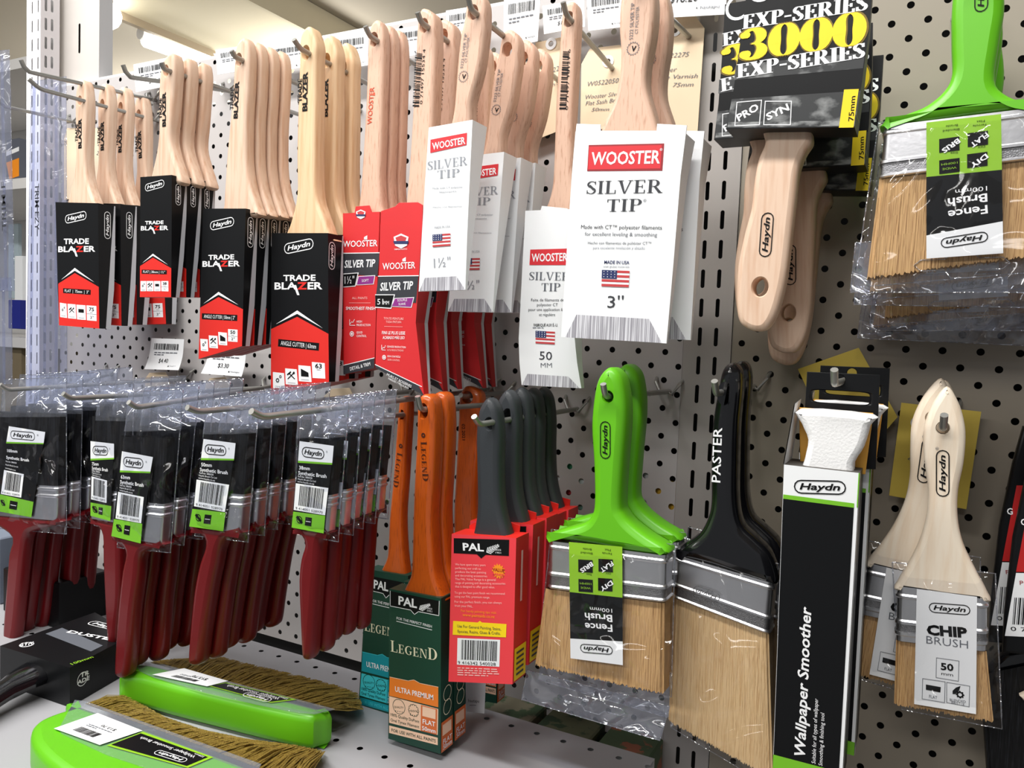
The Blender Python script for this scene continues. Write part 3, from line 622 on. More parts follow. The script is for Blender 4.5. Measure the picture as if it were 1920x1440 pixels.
def wcap(m, pl, a, b, h, mt=WHT2):
    tx(m, pl, 'WOOSTER', a, b, h, mt, .01); f = lambda t: (a[0]+(b[0]-a[0])*t, a[1]+(b[1]-a[1])*t); p = f(.64)
    qd(m, pl, [(p[0]-h*.15, p[1]-h*1.1), (p[0]+h*.35, p[1]-h*1.1), (p[0]+h*.35, p[1]-h*1.75), (p[0]-h*.15, p[1]-h*1.45)], mt, .3)
def d38(m, pl):
    badge(m, pl, (677, 402), 9); wcap(m, pl, (643.5, 463.5), (708, 461.5), 12)
    qd(m, pl, [(643, 475), (712, 474), (708, 518), (643.5, 514)], DGRY, .2); ln(m, pl, [(643, 475), (712, 474)], 1.6, WHT2)
    tx(m, pl, 'SILVER TIP', (646, 502), (704, 500), 14, WHT2, .02, .2); qd(m, pl, [(643.4, 513), (673, 511), (667, 537), (643.6, 539)], WHT2, .3); qd(m, pl, [(644, 514.5), (671, 512.5), (666, 535.5), (644, 537.5)], BLK2, .4)
    tx(m, pl, '1½"', (647, 532), (665, 531), 14, WHT2, 0, 0, .5); qd(m, pl, [(672, 518), (704, 516), (701, 533), (668, 535)], WHT2, .3); qd(m, pl, [(673, 519), (702.5, 517.3), (700, 532), (669.5, 533.8)], PUR, .4); tx(m, pl, 'SOFT', (679, 529), (692, 528), 5, WHT2, 0, 0, .5)
    tx(m, pl, 'ALL PAINTS', (660.5, 561), (689, 561), 4.6, PNKW); ln(m, pl, [(655, 568), (695, 568)], .6, PNKW); tx(m, pl, 'SMOOTHEST FINISH', (649, 581), (704, 581), 6, WHT2, .01)
    ln(m, pl, [(656, 599), (656, 610), (666, 610)], 1, WHT2); ln(m, pl, [(657, 607), (660, 603), (662, 605), (665, 599)], 1, WHT2); tx(m, pl, 'HIGH', (669, 605), (679, 605), 4.4, WHT2); tx(m, pl, 'PRODUCTION', (669, 611.5), (695, 611.5), 4.4, WHT2)
    disc(m, pl, (660, 626), 5, WHT2, .3, 14, 3.6); disc(m, pl, (660, 626), 2.2, WHT2); tx(m, pl, 'GOOD', (669, 625.5), (680, 625.5), 4.4, WHT2); tx(m, pl, 'CONTROL', (669, 632), (687.5, 632), 4.4, WHT2)
    qd(m, pl, [(644, 685), (702, 671), (702, 690), (644.4, 702)], DGRY, .2); ln(m, pl, [(644, 685), (702, 671)], 1.4, WHT2); tx(m, pl, 'DETAIL & TRIM', (657, 695), (695, 685), 6.5, WHT2, .01)
r38 = red_brush(-124, [(643, 400), (643, 500), (643.6, 600), (644.2, 702)], [(712, 397), (708.5, 500), (705, 590), (702, 690)], 13.5, 4, [1, 2.5, 4, 4],
    [(706, 36), (695, 45), (690, 68), (687.5, 112), (684.5, 200), (678, 310), (675, 355), (671, 388), (670, 405), (716, 405), (715, 385), (712, 330), (714, 260), (716, 180), (718, 112), (718, 68), (714, 45)],
    (700.5, 74, 9.5, 13), 12, d38, lambda m, p: wcap(m, p, (697, 233), (702, 163), 8.5, mat('orange_red_stamp', (226, 84, 50), .5)), tab=[(664, 402), (667, 387), (692, 385), (697, 399)])
run(r38, [(0, 15, 1), (0, 29.5, 2)], 'brush in narrow red sleeve, orange stamp on its handle', 'narrow red sleeved 38 mm brushes')
def d51(m, pl):
    badge(m, pl, (752.5, 452), 14); tx(m, pl, 'FABRIQUÉ AUX É.-U.', (740, 469), (764, 468), 3, WHT2)
    wcap(m, pl, (717.5, 505.5), (779, 503), 12.5)
    qd(m, pl, [(710, 518), (785, 517), (780.3, 568), (704, 562)], DGRY, .2); ln(m, pl, [(709.5, 518), (785, 517)], 1.6, WHT2); tx(m, pl, 'SILVER TIP', (713, 545), (775, 542), 15, WHT2, .02, .2)
    qd(m, pl, [(703.8, 552), (741, 552), (734, 579), (704, 577)], WHT2, .3); qd(m, pl, [(704, 553.5), (739, 553.5), (733, 577), (704.2, 575)], BLK2, .4); tx(m, pl, '51', (708, 571), (719, 571), 11, WHT2, 0, 0, .5); tx(m, pl, 'MM', (720, 571), (730, 571), 7, WHT2, 0, 0, .5)
    qd(m, pl, [(740, 559), (777, 557), (772, 577), (734, 575)], WHT2, .3); qd(m, pl, [(741, 560), (775.5, 558.3), (771, 575.5), (735.5, 574)], PUR, .4); tx(m, pl, 'SOUPLE', (746, 565.5), (764, 564.5), 4.6, WHT2, 0, 0, .5); tx(m, pl, 'SUAVE', (748, 572.5), (761, 572), 4.6, WHT2, 0, 0, .5)
    tx(m, pl, 'TOUTE PEINTURE', (720, 599), (757, 600), 4.4, PNKW); tx(m, pl, 'TODA PINTURA', (724, 605.5), (753, 606), 4.4, PNKW); ln(m, pl, [(721, 612), (755, 613)], .6, PNKW)
    tx(m, pl, 'FINI LE PLUS LISSE', (716.5, 626.5), (760, 627.5), 6, WHT2, .01); tx(m, pl, 'ACABADO MÁS LISO', (718, 635.5), (759, 636), 5.6, WHT2, .01)
    ln(m, pl, [(716, 647), (716, 656), (723, 656.5)], 1, WHT2); ln(m, pl, [(717, 654), (719, 651), (721, 653), (723, 648)], 1, WHT2); tx(m, pl, 'GRANDE PRODUCTION', (726, 651.5), (761, 653), 3.8, WHT2); tx(m, pl, 'ALTA PRODUCTIVIDAD', (726.5, 658), (757, 659), 3.6, PNKW)
    disc(m, pl, (720.5, 670), 4.4, WHT2, .3, 14, 3); disc(m, pl, (720.5, 670), 1.9, WHT2); tx(m, pl, 'BON CONTRÔLE', (727, 669.5), (751, 671), 3.6, WHT2); tx(m, pl, 'BUEN CONTROL', (727.5, 676), (750, 677.5), 3.6, PNKW)
    qd(m, pl, [(704, 684), (784, 721), (795.5, 742), (704, 689)], DGRY, .2); ln(m, pl, [(704, 683.5), (791, 725)], 1.4, WHT2); tx(m, pl, 'MURS ET BOISERIES', (725, 704), (771, 727), 5, WHT2); tx(m, pl, 'PAREDES Y MOLDURAS', (728, 711), (766, 730), 3.6, WHT2)
def hbar(q, dig, a, b):
    def f(m, p):
        barcode(m, p, q, n=34, seed=11); tx(m, p, dig, a, b, 5, BLK2)
    return f
r51 = red_brush(-150, [(713, 420), (711, 500), (706, 600), (704, 687)], [(792, 420), (785, 520), (779.5, 605), (795, 742)], 24, 7, [1, 4, 5, 3],
    [(793, 14), (784, 26), (780, 60), (778, 110), (773, 200), (767, 300), (762, 360), (758, 400), (756, 430), (812, 430), (812, 405), (806, 360), (808, 270), (812, 180), (815, 100), (815, 50), (810, 24)],
    (794.5, 48, 9.5, 13), 15, d51, hbar([(774, 200), (779, 96), (792.5, 98), (786, 200)], '0 71497 15534 4', (792, 195), (798, 92)),
    tab=[(713, 424), (714, 396), (741, 387), (748, 380), (783, 379), (792, 384), (792, 424)])
run(r51, [(0, 29, 2), (0, 57, 3), (0, 85, 3), (0, 113, 3)], 'brush in wide red sleeve with barcode up its handle', 'wide red sleeved brushes', [(0, 0, 0), (0, .01, 0), (0, -.02, 0), (0, 0, 0)])

# --- white sleeves
def tipfoot(m, pl, q):
    qd(m, pl, q, SKIRT, .2)
def white_brush(Y, left, right, tt, tb, band, hl, hole, ht, deco, hdeco, sb=6, tab=None, extra=None, wood=WOODB):
    pl, ph = YP(Y), YP(Y+sb); o = ph.at(*hole[:2]); r_ = thing('paint_brush', '', 'paint brush', o)
    m = MB(); sleeve(m, pl, left, right, tt, tb, WHT, WHT, WHT, band, CARDI)
    if tab: slab(m, pl.mv(-.4), tab, 1.0, WHT, .2, (), 0)
    deco(m, pl)
    if extra: extra(m, pl)
    m.build('sleeve', r_, o)
    m = MB(); slab(m, ph, hl, ht, wood, 3.2, [hole]); hdeco(m, ph); m.build('handle', r_, o); return r_
def wlogo(m, pl, q, a, b, h):
    qd(m, pl, q, mat('logo_red_print', (214, 40, 50), .45), .25); tx(m, pl, 'WOOSTER', a, b, h, WHT2, .02, 0, .4)
def stamp5222(m, pl, a, b, h, a2, b2, h2, c, r):
    tx(m, pl, '5222 SILVER TIP', a, b, h, GRY); tx(m, pl, 'CT POLYESTER', a2, b2, h2, GRY); disc(m, pl, c, r, GRY, .3, 40, r*.86, teeth=16); tx(m, pl, 'V', (c[0]-r*.3, c[1]+r*.4), (c[0]+r*.4, c[1]+r*.4), r*.8, BLK2, .03)
def d15(m, pl):
    wlogo(m, pl, [(807.5, 262), (876, 249), (875, 272), (807, 287)], (811, 281), (873, 269.5), 13)
    serif(m, pl, 'SILVER', (802, 319), (876, 309), 16, SIL); serif(m, pl, 'TIP', (820, 335), (862, 331), 15, SIL)
    tx(m, pl, 'Made with CT polyester', (811, 355), (868, 352), 3.6, SIL); tx(m, pl, 'filaments', (824, 362), (856, 360), 3.4, SIL); tx(m, pl, 'Hecho con filamentos', (812, 390), (866, 388), 3, SIL)
    tx(m, pl, 'MADE IN USA', (815, 429), (844, 426.5), 4.6, SIL); flag(m, pl, [(811.5, 440), (845, 437.5), (845, 461), (811.5, 463.5)])
    tx(m, pl, '1½"', (814, 502), (845, 499), 18, SIL); tipfoot(m, pl, [(797, 521), (856, 518), (873, 544), (786.5, 545.5)])
r15 = white_brush(-165, [(804, 239), (797, 340), (791, 440), (785, 546.5)], [(886, 224.5), (881, 330), (876, 440), (872.5, 544)], 22, 2.5, [0]*4,
    [(891, -18), (876, -6), (869, 37), (861, 75), (856, 125), (850, 200), (843, 238), (838, 262), (880, 258), (881, 226), (882, 190), (898, 130), (906, 75), (909, 37), (907, -2)],
    (886.5, 23, 11, 13.5), 13, d15, lambda m, p: stamp5222(m, p, (868, 128), (876, 63), 5, (875.5, 117), (881, 70), 4.6, (869, 143.5), 11))
run(r15, [(8, 41, -15), (9, 67, -14), (10, 92, -13)], 'brush in small white sleeve hung over the red sleeves', 'white sleeved 38 mm brushes', [(0, .03, 0), (0, .02, 0), (0, .02, 0)])
def d50(m, pl):
    wlogo(m, pl, [(994.5, 468), (1066, 466), (1066, 497), (993, 497)], (997, 490.5), (1064, 489), 15)
    serif(m, pl, 'SILVER', (992, 525), (1068, 526), 15, GRY); serif(m, pl, 'TIP', (1015, 546), (1051, 546), 15, GRY)
    for s, a, b in (('Faite de filaments de', (996, 565), (1058, 565)), ('polyester CT', (1007, 574), (1046, 574)), ('pour une application lisse', (991, 583), (1064, 583)), ('et régulière', (1011, 592.5), (1041, 592.5))): tx(m, pl, s, a, b, 5.6, DGRY)
    tx(m, pl, 'FABRIQUÉ AUX É.-U.', (1001, 612), (1046, 612), 5.4, BLK2, .01); lines(m, pl, [(999, 613.5), (1048, 613.5), (1048, 617), (999, 617)], 1, SIL)
    flag(m, pl, [(1004.5, 620), (1041, 622), (1040.5, 646), (1004.5, 644)]); tx(m, pl, '50', (1011.5, 674), (1035, 675), 16, DGRY); tx(m, pl, 'MM', (1014, 689), (1035, 689), 9, GRY, -.008)
    tipfoot(m, pl, [(989, 701), (1066, 706), (1087, 728), (978.5, 722)])
w50 = white_brush(-106, [(985, 395), (977, 548), (972.5, 635), (974, 680), (978, 722)], [(1072, 392), (1076, 548), (1077.5, 635), (1082, 680), (1090, 728)], 24, 6, [0]*5,
    [(1072, 1), (1059, 8), (1052, 32), (1049, 75), (1042, 175), (1039, 250), (1036, 330), (1031, 365), (1022, 392), (1020, 408), (1085, 408), (1084, 392), (1072, 340), (1070, 250), (1075, 150), (1079, 70), (1081, 32), (1079, 8)],
    (1065.5, 36, 11, 14), 15, d50, hbar([(1049, 205), (1056, 93), (1068, 94), (1062, 205)], '0 71497 16121 6', (1065, 206), (1070, 92)), tab=[(1012, 398), (1016, 386), (1064, 391), (1066, 400)])
w50['label'] = 'single brush in white sleeve, barcode printed up its beech handle'
def d75(m, pl):
    q = [(1104, 272), (1245.5, 269), (1242, 320), (1101, 321)]; qd(m, pl, q, mat('logo_dark_red_print', (150, 28, 36), .45), .2); wlogo(m, pl, [(1105, 275), (1241, 272), (1238.5, 316), (1102.5, 318)], (1108, 309), (1237.5, 306), 24)
    tx(m, pl, '®', (1237, 283), (1242, 283), 5, WHT2)
    serif(m, pl, 'SILVER', (1099, 364), (1241, 361.5), 24, DGRY); serif(m, pl, 'TIP', (1137, 397), (1203, 396), 23, DGRY); tx(m, pl, '®', (1206, 379), (1212, 379), 6, GRY)
    for s, a, b, h, c in (('Made with CT™ polyester filaments', (1089.5, 429), (1241, 430.5), 7.6, DGRY), ('for excellent leveling & smoothing', (1096.5, 442), (1232, 443.5), 7.2, GRY), ('Hecho con filamentos de poliéster CT™', (1102.5, 458), (1221, 459), 5.6, GRY), ('para excelente nivelación y alisado', (1112, 467), (1209, 467.5), 5.2, SIL), ('with global materials', (1131, 501.5), (1180, 502), 4, SIL)): tx(m, pl, s, a, b, h, c)
    tx(m, pl, 'MADE IN USA', (1133, 494.5), (1180, 495.5), 6.4, BLUP, .015); flag(m, pl, [(1129, 506), (1181, 508), (1179, 539), (1128, 537)])
    tx(m, pl, "3''", (1139, 577), (1169, 577), 23, DGRY); tipfoot(m, pl, [(1081, 590), (1217, 598), (1241, 643), (1060, 632.5)])
b75w = white_brush(-140, [(1079, 247), (1072, 330), (1062, 480), (1052, 631.5)], [(1286, 250), (1276, 330), (1263, 490), (1249.5, 644)], 24, 3, [0]*4,
    [(1195, -55), (1175, -45), (1163, 0), (1160, 50), (1163, 100), (1160, 145), (1150, 190), (1135, 222), (1124, 250), (1122, 270), (1238, 270), (1233, 245), (1222, 205), (1210, 160), (1212, 115), (1222, 60), (1226, 0), (1218, -45)],
    (1194, -25, 11, 14), 17, d75, lambda m, p: stamp5222(m, p, (1186.5, 74), (1190, 5), 7, (1196, 63), (1198.5, 12), 6, (1187, 91), 13),
    tab=[(1079, 249), (1081, 232), (1126, 233.5), (1126, 245), (1231, 245), (1232, 232), (1288, 235), (1286, 252)])
run(b75w, [(1, 31, 2)], 'brush in broad white sleeve beside the slotted upright', 'broad white sleeved 75 mm brushes', [(0, -.03, 0)])

# --- stone-print black sleeves, hung head down
def expd(m, pl):
    qd(m, pl, [(1362, 240), (1602, 237), (1614, 170), (1372, 186)], BRICK, .12); qd(m, pl, [(1376, 150), (1618, 128), (1622, 98), (1380, 122)], BRICK, .12)
    qd(m, pl, [(1364, 238), (1601, 236), (1603, 226), (1366, 229)], mat('pale_stone_print', (150, 152, 152), .5, grain=((90, 90, 160), (40, 42, 44), .4, .6)), .16)
    serif(m, pl, 'EXP-SERIES', (1393, 55), (1626, 19), 26, WHT2, 0, .35, bold=(.05, -.05))
    serif(m, pl, '3000', (1387, 118), (1622, 86), 64, mat('dark_yellow_edge', (120, 96, 10), .5), 0, .25, bold=(.07, -.07)); serif(m, pl, '3000', (1389, 116), (1620, 84), 60, YEL, 0, .5, bold=(.05, -.05)); serif(m, pl, 'EXP-SERIES', (1383, 147), (1621, 108), 26, WHT2, 0, .35, bold=(.05, -.05))
    for q, s in (([(1382, 192), (1428, 188), (1424, 234), (1378, 236)], 'PRO'), ([(1435, 190), (1484, 190), (1482, 234), (1432, 234)], 'SYN')):
        ln(m, pl, q, 1.6, WHT2, .3, True); a, b = bil(q, .14, .82), bil(q, .95, .36); tx(m, pl, s, a, b, 13, WHT2, .03)
    ln(m, pl, [(1595, 178), (1588, 229)], 26, YEL, .25); tx(m, pl, '75mm', (1600, 227), (1604, 180), 10, BLK2, .01, 0, .4)
    disc(m, pl, (1428, -22), 26, WHT2, .3, 24, 20)
def exp_brush():
    pl = YP(-135); ph = YP(-130); o = pl.at(1500, -40); r_ = thing('paint_brush', '', 'paint brush', o)
    m = MB(); sleeve(m, pl, [(1402, -30), (1388, 80), (1375, 170), (1361, 242)], [(1640, -60), (1629, 60), (1616, 155), (1602, 238)], 3, 27, BLK, BLK, None, None, BLK2); expd(m, pl)
    xr = pl.at(1614, 170); px_ = XP(xr.x+.5); ya = pl.at(1606, 215); zt = pl.at(1612, 180).z
    m.face([V(ya.x, -135, zt), V(ya.x, -117, zt), V(ya.x, -114, ya.z), V(ya.x, -135, ya.z)], YEL); m.build('sleeve', r_, o)
    m = MB(); slab(m, ph.mv(-6), [(1430, 225), (1430, 250), (1433, 268), (1420, 300), (1412, 345), (1407, 390), (1394, 440), (1382, 500), (1379, 560), (1384, 600), (1400, 616), (1422, 621), (1440, 612), (1457, 580), (1472, 520), (1482, 440), (1490, 370), (1496, 320), (1507, 288), (1521, 265), (1521, 248), (1519, 225)], 17, WOOD, 4, [(1425, 538, 15, 18)])
    haydn(m, ph.mv(-6), (1446, 482), (1452, 398), 24, BLK2); m.build('handle', r_, o); return r_
be = exp_brush()
run(be, [(-22, 30, 4), (-4, 60, -14), (2, 92, -24)], 'brush in stone print black sleeve, hung handle downwards', 'stone print black sleeved brushes', [(0, -.07, 0), (0, -.07, 0), (0, -.02, 0)])

# --- wide green handled fence brushes in clear bags
def icon(m, pl, q, s, rot=True):
    qd(m, pl, q, BLK2, .3)
    if s: tx(m, pl, s, bil(q, .92, .12), bil(q, .1, .8), abs(q[1][1]-q[2][1])*.36, WHT2, .03, 0, .45)
def fence_label(m, pl, q, v1, v2, v3):
    """label turned upside down: lime band, black band, white foot"""
    G = sub(q, 0, 0, 1, v1); qd(m, pl, G, GRNL, .3); B = [G[3], G[2], bil(q, 1, v3), bil(q, 0, v2)]; qd(m, pl, B, BLK, .3); W = [B[3], B[2], q[2], q[3]]; qd(m, pl, W, WHT, .3)
    qf = q; pl2 = pl.mv(.25)
    for (u, v), s in (((.17, .33), 'BRIS'), ((.55, .28), 'FLAT'), ((.17, .72), ''), ((.54, .66), 'DIY')):
        qq = [bil(G, u, v), bil(G, u+.27, v-.01), bil(G, u+.27, v+.24), bil(G, u, v+.25)]; icon(m, pl2, qq, s)
        if not s: tx(m, pl2, '100MM', bil(qq, .9, .25), bil(qq, .1, .25), 4, GRNL, 0, 0, .45); tx(m, pl2, 'WIDE', bil(qq, .85, .6), bil(qq, .15, .6), 4, GRNL, 0, 0, .45)
    for s, u0, u1, v in (('Blended', .44, .22, .20), ('Bristle', .42, .26, .12), ('Flat', .78, .67, .10), ('Ferrule', .80, .62, .17), ('Size', .42, .32, .62), ('DIY', .78, .68, .56)): tx(m, pl2, s, bil(G, u0, v-.03), bil(G, u1, v-.03), 4, BLK2)
    tx(m, pl2, '100mm', bil(B, .80, .28), bil(B, .38, .28), abs(q[3][1]-q[0][1])*.035, WHT2)
    tx(m, pl2, 'Brush', bil(B, .80, .42), bil(B, .28, .42), abs(q[3][1]-q[0][1])*.062, WHT2, .02); tx(m, pl2, 'Fence', bil(B, .80, .64), bil(B, .28, .64), abs(q[3][1]-q[0][1])*.062, WHT2, .02)
    haydn(m, pl2, bil(W, .80, .22), bil(W, .18, .22), abs(q[3][1]-q[0][1])*.078, BLK2)
def fence_brush(Y, hl, hole, hlogo, fq, bq, lab, vs, bagq, flapq, t=24):
    ph, pl = YP(Y), YP(Y); o = ph.at(*hole[:2]); r_ = thing('fence_brush', '', 'paint brush', o)
    m = MB(); slab(m, ph, hl, t, GRN, 6, [hole]); haydn(m, ph, *hlogo, BLK2); m.build('handle', r_, o)
    pf = YP(Y+1); m = MB(); ferrule(m, pf, fq, t-3, None, ((.10, .16), (.66, .71), (.94, .985)), (.72, .92)); 
    for u in (.16, .84): disc(m, pf.mv(1.2), bil(fq, u, .06), 2.6, FER, 0, 10)
    m.build('ferrule', r_, o)
    m = MB(); bristles(m, pf.mv(-1.5), bq, t-6, BRT, 1.1, 150, .9); m.build('bristles', r_, o)
    m = MB(); plb = YP(Y-1.5); fence_label(m, plb, lab, *vs); m.build('label', r_, o)
    m = MB(); bag(m, YP(Y-3.5), bagq, t+6, FLM, 1.6, 14, 18, seed=3); bag(m, YP(Y+t/2-4), flapq, 3, FLMH, 4.5, 24, 8, seed=5)
    pf2 = YP(Y+t/2-9); c = [bil(flapq, .5+u, .5+v) for u, v in ((-.19, -.10), (-.08, -.10), (-.05, -.2), (.05, -.2), (.08, -.10), (.19, -.10), (.22, 0), (.19, .10), (.08, .10), (.05, .24), (-.05, .24), (-.08, .10), (-.19, .10), (-.22, 0), (-.19, -.10))]; m.tube([pf2.at(*q_) for q_ in c], .4, FLMS, 5); m.build('bag', r_, o); return r_
fu = fence_brush(-125, [(1835, -120), (1800, -90), (1786, 0), (1785, 75), (1786, 132), (1772, 165), (1738, 194), (1700, 210), (1658, 226), (1657, 238), (1765, 224), (1850, 212), (1990, 196), (1992, 182), (1925, 186), (1885, 172), (1866, 145), (1875, 75), (1885, 0), (1872, -90)], (1836, -80, 14, 16), ((1853, 20), (1853, -60), 27),
    [(1658, 236), (1988, 196), (1986, 292), (1650, 334)], [(1649, 333), (1985, 290), (1992, 470), (1625, 522)], [(1737, 230), (1877, 214), (1881, 475), (1737, 485)], (.40, .83, .77),
    [(1645, 218), (2000, 172), (2010, 500), (1598, 536)], [(1604, 455), (2006, 430), (2010, 548), (1594, 548)])
run(fu, [(2, 31, -7), (5, 62, -22), (3, 92, -30)], 'wide fence brush with lime handle, bagged, at upper right', 'bagged fence brushes at upper right', [(0, .01, 0), (0, -.02, 0), (0, .02, 0)])

# ================================================================== lower row, right to left
fl = fence_brush(-152, [(1139, 689), (1120, 708), (1111, 742), (1106, 800), (1110, 870), (1111, 945), (1104, 970), (1090, 983), (1060, 992), (1024, 1003), (1023, 1011), (1067, 1016), (1120, 1024), (1167, 1034), (1243, 1043), (1247, 1030), (1212, 1008), (1182, 985), (1166, 966), (1160, 945), (1164, 870), (1170, 790), (1168, 742), (1159, 704)], (1139.5, 744, 10.5, 11), ((1145, 861), (1145, 790), 20),
    [(1029, 1014), (1248, 1042), (1246, 1130), (1027, 1103)], [(1022, 1104), (1245, 1131), (1243, 1302), (1001, 1248)], [(1067, 1016), (1167, 1025), (1168, 1247), (1070, 1234)], (.43, .83, .80),
    [(1018, 1000), (1254, 1030), (1247, 1322), (990, 1260)], [(987, 1258), (1255, 1326), (1236, 1390), (976, 1313)])
run(fl, [(0, 34, 2)], 'wide fence brush with lime handle, below the white sleeves', 'bagged fence brushes in the lower row', [(0, .01, 0)])
def paster():
    Y = -118; pl = YP(Y); o = pl.at(1356, 735); r_ = thing('paste_brush', '', 'paint brush', o); m = MB()
    slab(m, pl, [(1370, 680), (1352, 694), (1343, 735), (1333, 795), (1330, 870), (1330, 940), (1324, 972), (1308, 1002), (1280, 1022), (1266, 1036), (1265, 1046), (1330, 1062), (1400, 1086), (1448, 1100), (1456, 1085), (1440, 1040), (1412, 1010), (1388, 985), (1379, 940), (1379, 870), (1381, 795), (1386, 735), (1384, 694)], 24, BLKP, 7, [(1358, 738, 12, 20)])
    tx(m, pl, 'PASTER', (1350.5, 905), (1354, 802), 17, WHT2, .01); m.build('handle', r_, o)
    pf = YP(Y+1); fq = [(1266, 1040), (1449, 1094), (1441, 1190), (1263, 1121)]; m = MB(); ferrule(m, pf, fq, 22, None, ((.08, .13), (.66, .7), (.95, .985)), (.71, .93)); haydn(m, pf.mv(1.3), (1352, 1112), (1301, 1096), 19, FERD); m.build('ferrule', r_, o)
    m = MB(); bristles(m, pf.mv(-1.5), [(1263, 1121), (1441, 1190), (1448, 1462), (1252, 1352)], 19, BRP, 1.2, 150, .9, 5); m.build('bristles', r_, o)
    m = MB(); bag(m, YP(Y-3), [(1257, 1012), (1453, 1066), (1449, 1500), (1247, 1378)], 28, FLM, 1.2, 10, 18, seed=9); m.build('bag', r_, o); return r_
pa = paster(); run(pa, [(0, 31, 1)], 'black handled paste brush with pale bristles, bagged', 'bagged black paste brushes', [(0, -.01, 0)])
def smoother_box(dz=0):
    Y = -150; pl = YP(Y); o = pl.at(1570, 730); r_ = thing('wallpaper_smoother', '', 'wallpaper smoother', o); n = pl.n; D = 34
    TL, TR, BR, BL = (1470, 871), (1612, 887), (1578, 1475), (1449, 1440)
    m = MB(); sleeve(m, pl, [TL, bil([TL, TR, BR, BL], 0, .5), BL], [TR, bil([TL, TR, BR, BL], 1, .5), BR], D, D, WHT, BLK, BLK, None, CARDI)
    q = [TL, TR, BR, BL]; qd(m, pl, sub(q, .005, .108, .95, .96), BLK, .2); qd(m, pl, sub(q, .005, .098, .95, .112), GRNB, .25); qd(m, pl, sub(q, 0, .955, 1, 1), GRNB, .25); qd(m, pl, sub(q, .985, 0, 1, .11), GRNB, .25)
    haydn(m, pl, (1489, 925), (1587, 928), 26, BLK2); tx(m, pl, 'Wallpaper Smoother', (1509, 1420), (1521, 1139), 21, WHT2, .02, .15, .4)
    tx(m, pl, 'Suitable for all types of wallpaper', (1529, 1432), (1534, 1310), 8, WHT2, 0, .1, .4); tx(m, pl, 'Smoothing & finishing tool', (1542, 1436), (1546, 1337), 8, WHT2, 0, .1, .4)
    xr = pl.at(1595, 1100).x; px_ = XP(xr); m.face([pl.at(*bil(q, 1, v), 0)-n*d+V(.3, 0, 0) for v, d in ((0, 0), (1, 0), (1, 4), (0, 4))], WHT, V(1, 0, 0))
    m.build('box', r_, o)
    # open top: white inner side flap, rear panel with a hang-hole
    m = MB(); a, b = pl.at(*TL), pl.at(1488, 758); m.face([a, a-n*(D-1), b-n*(D-1)+V(0, 0, 2), b-n*6], WHT, V(1, 0, 0)); m.face([a+V(-.6, 0, 0), a-n*(D-1)+V(-.6, 0, 0), b-n*(D-1)+V(-.6, 0, 2), b-n*6+V(-.6, 0, 0)], BLK, V(-1, 0, 0)); m.build('side_flap', r_, o)
    pb = YP(Y+D-1); m = MB(); slab(m, pb, [(1513, 697), (1650, 703), (1642, 880), (1503, 880)], 1.2, BLK, .3, [(1576, 745, 50, 12, .35), (1575, 712, 9, 9)], 0); m.build('hang_panel', r_, o)
    ph = YP(Y+5); m = MB(); slab(m, ph, [(1498, 768), (1635, 779), (1630, 800), (1618, 840), (1600, 870), (1592, 905), (1505, 897), (1508, 860), (1514, 825), (1502, 795)], 18, FOAM, 4, (), 3); m.build('smoother_handle', r_, o)
    pr = YP(Y+25); m = MB(); slab(m, pr, [(1498, 764), (1637, 775), (1622, 890), (1500, 880)], 4, RIM, 1, (), 0); m.build('smoother_blade', r_, o); return r_
sm = smoother_box(); run(sm, [(4, 38, 4)], 'boxed wallpaper smoother in tall black and white carton', 'boxed wallpaper smoothers', [(0, 0, 0)])
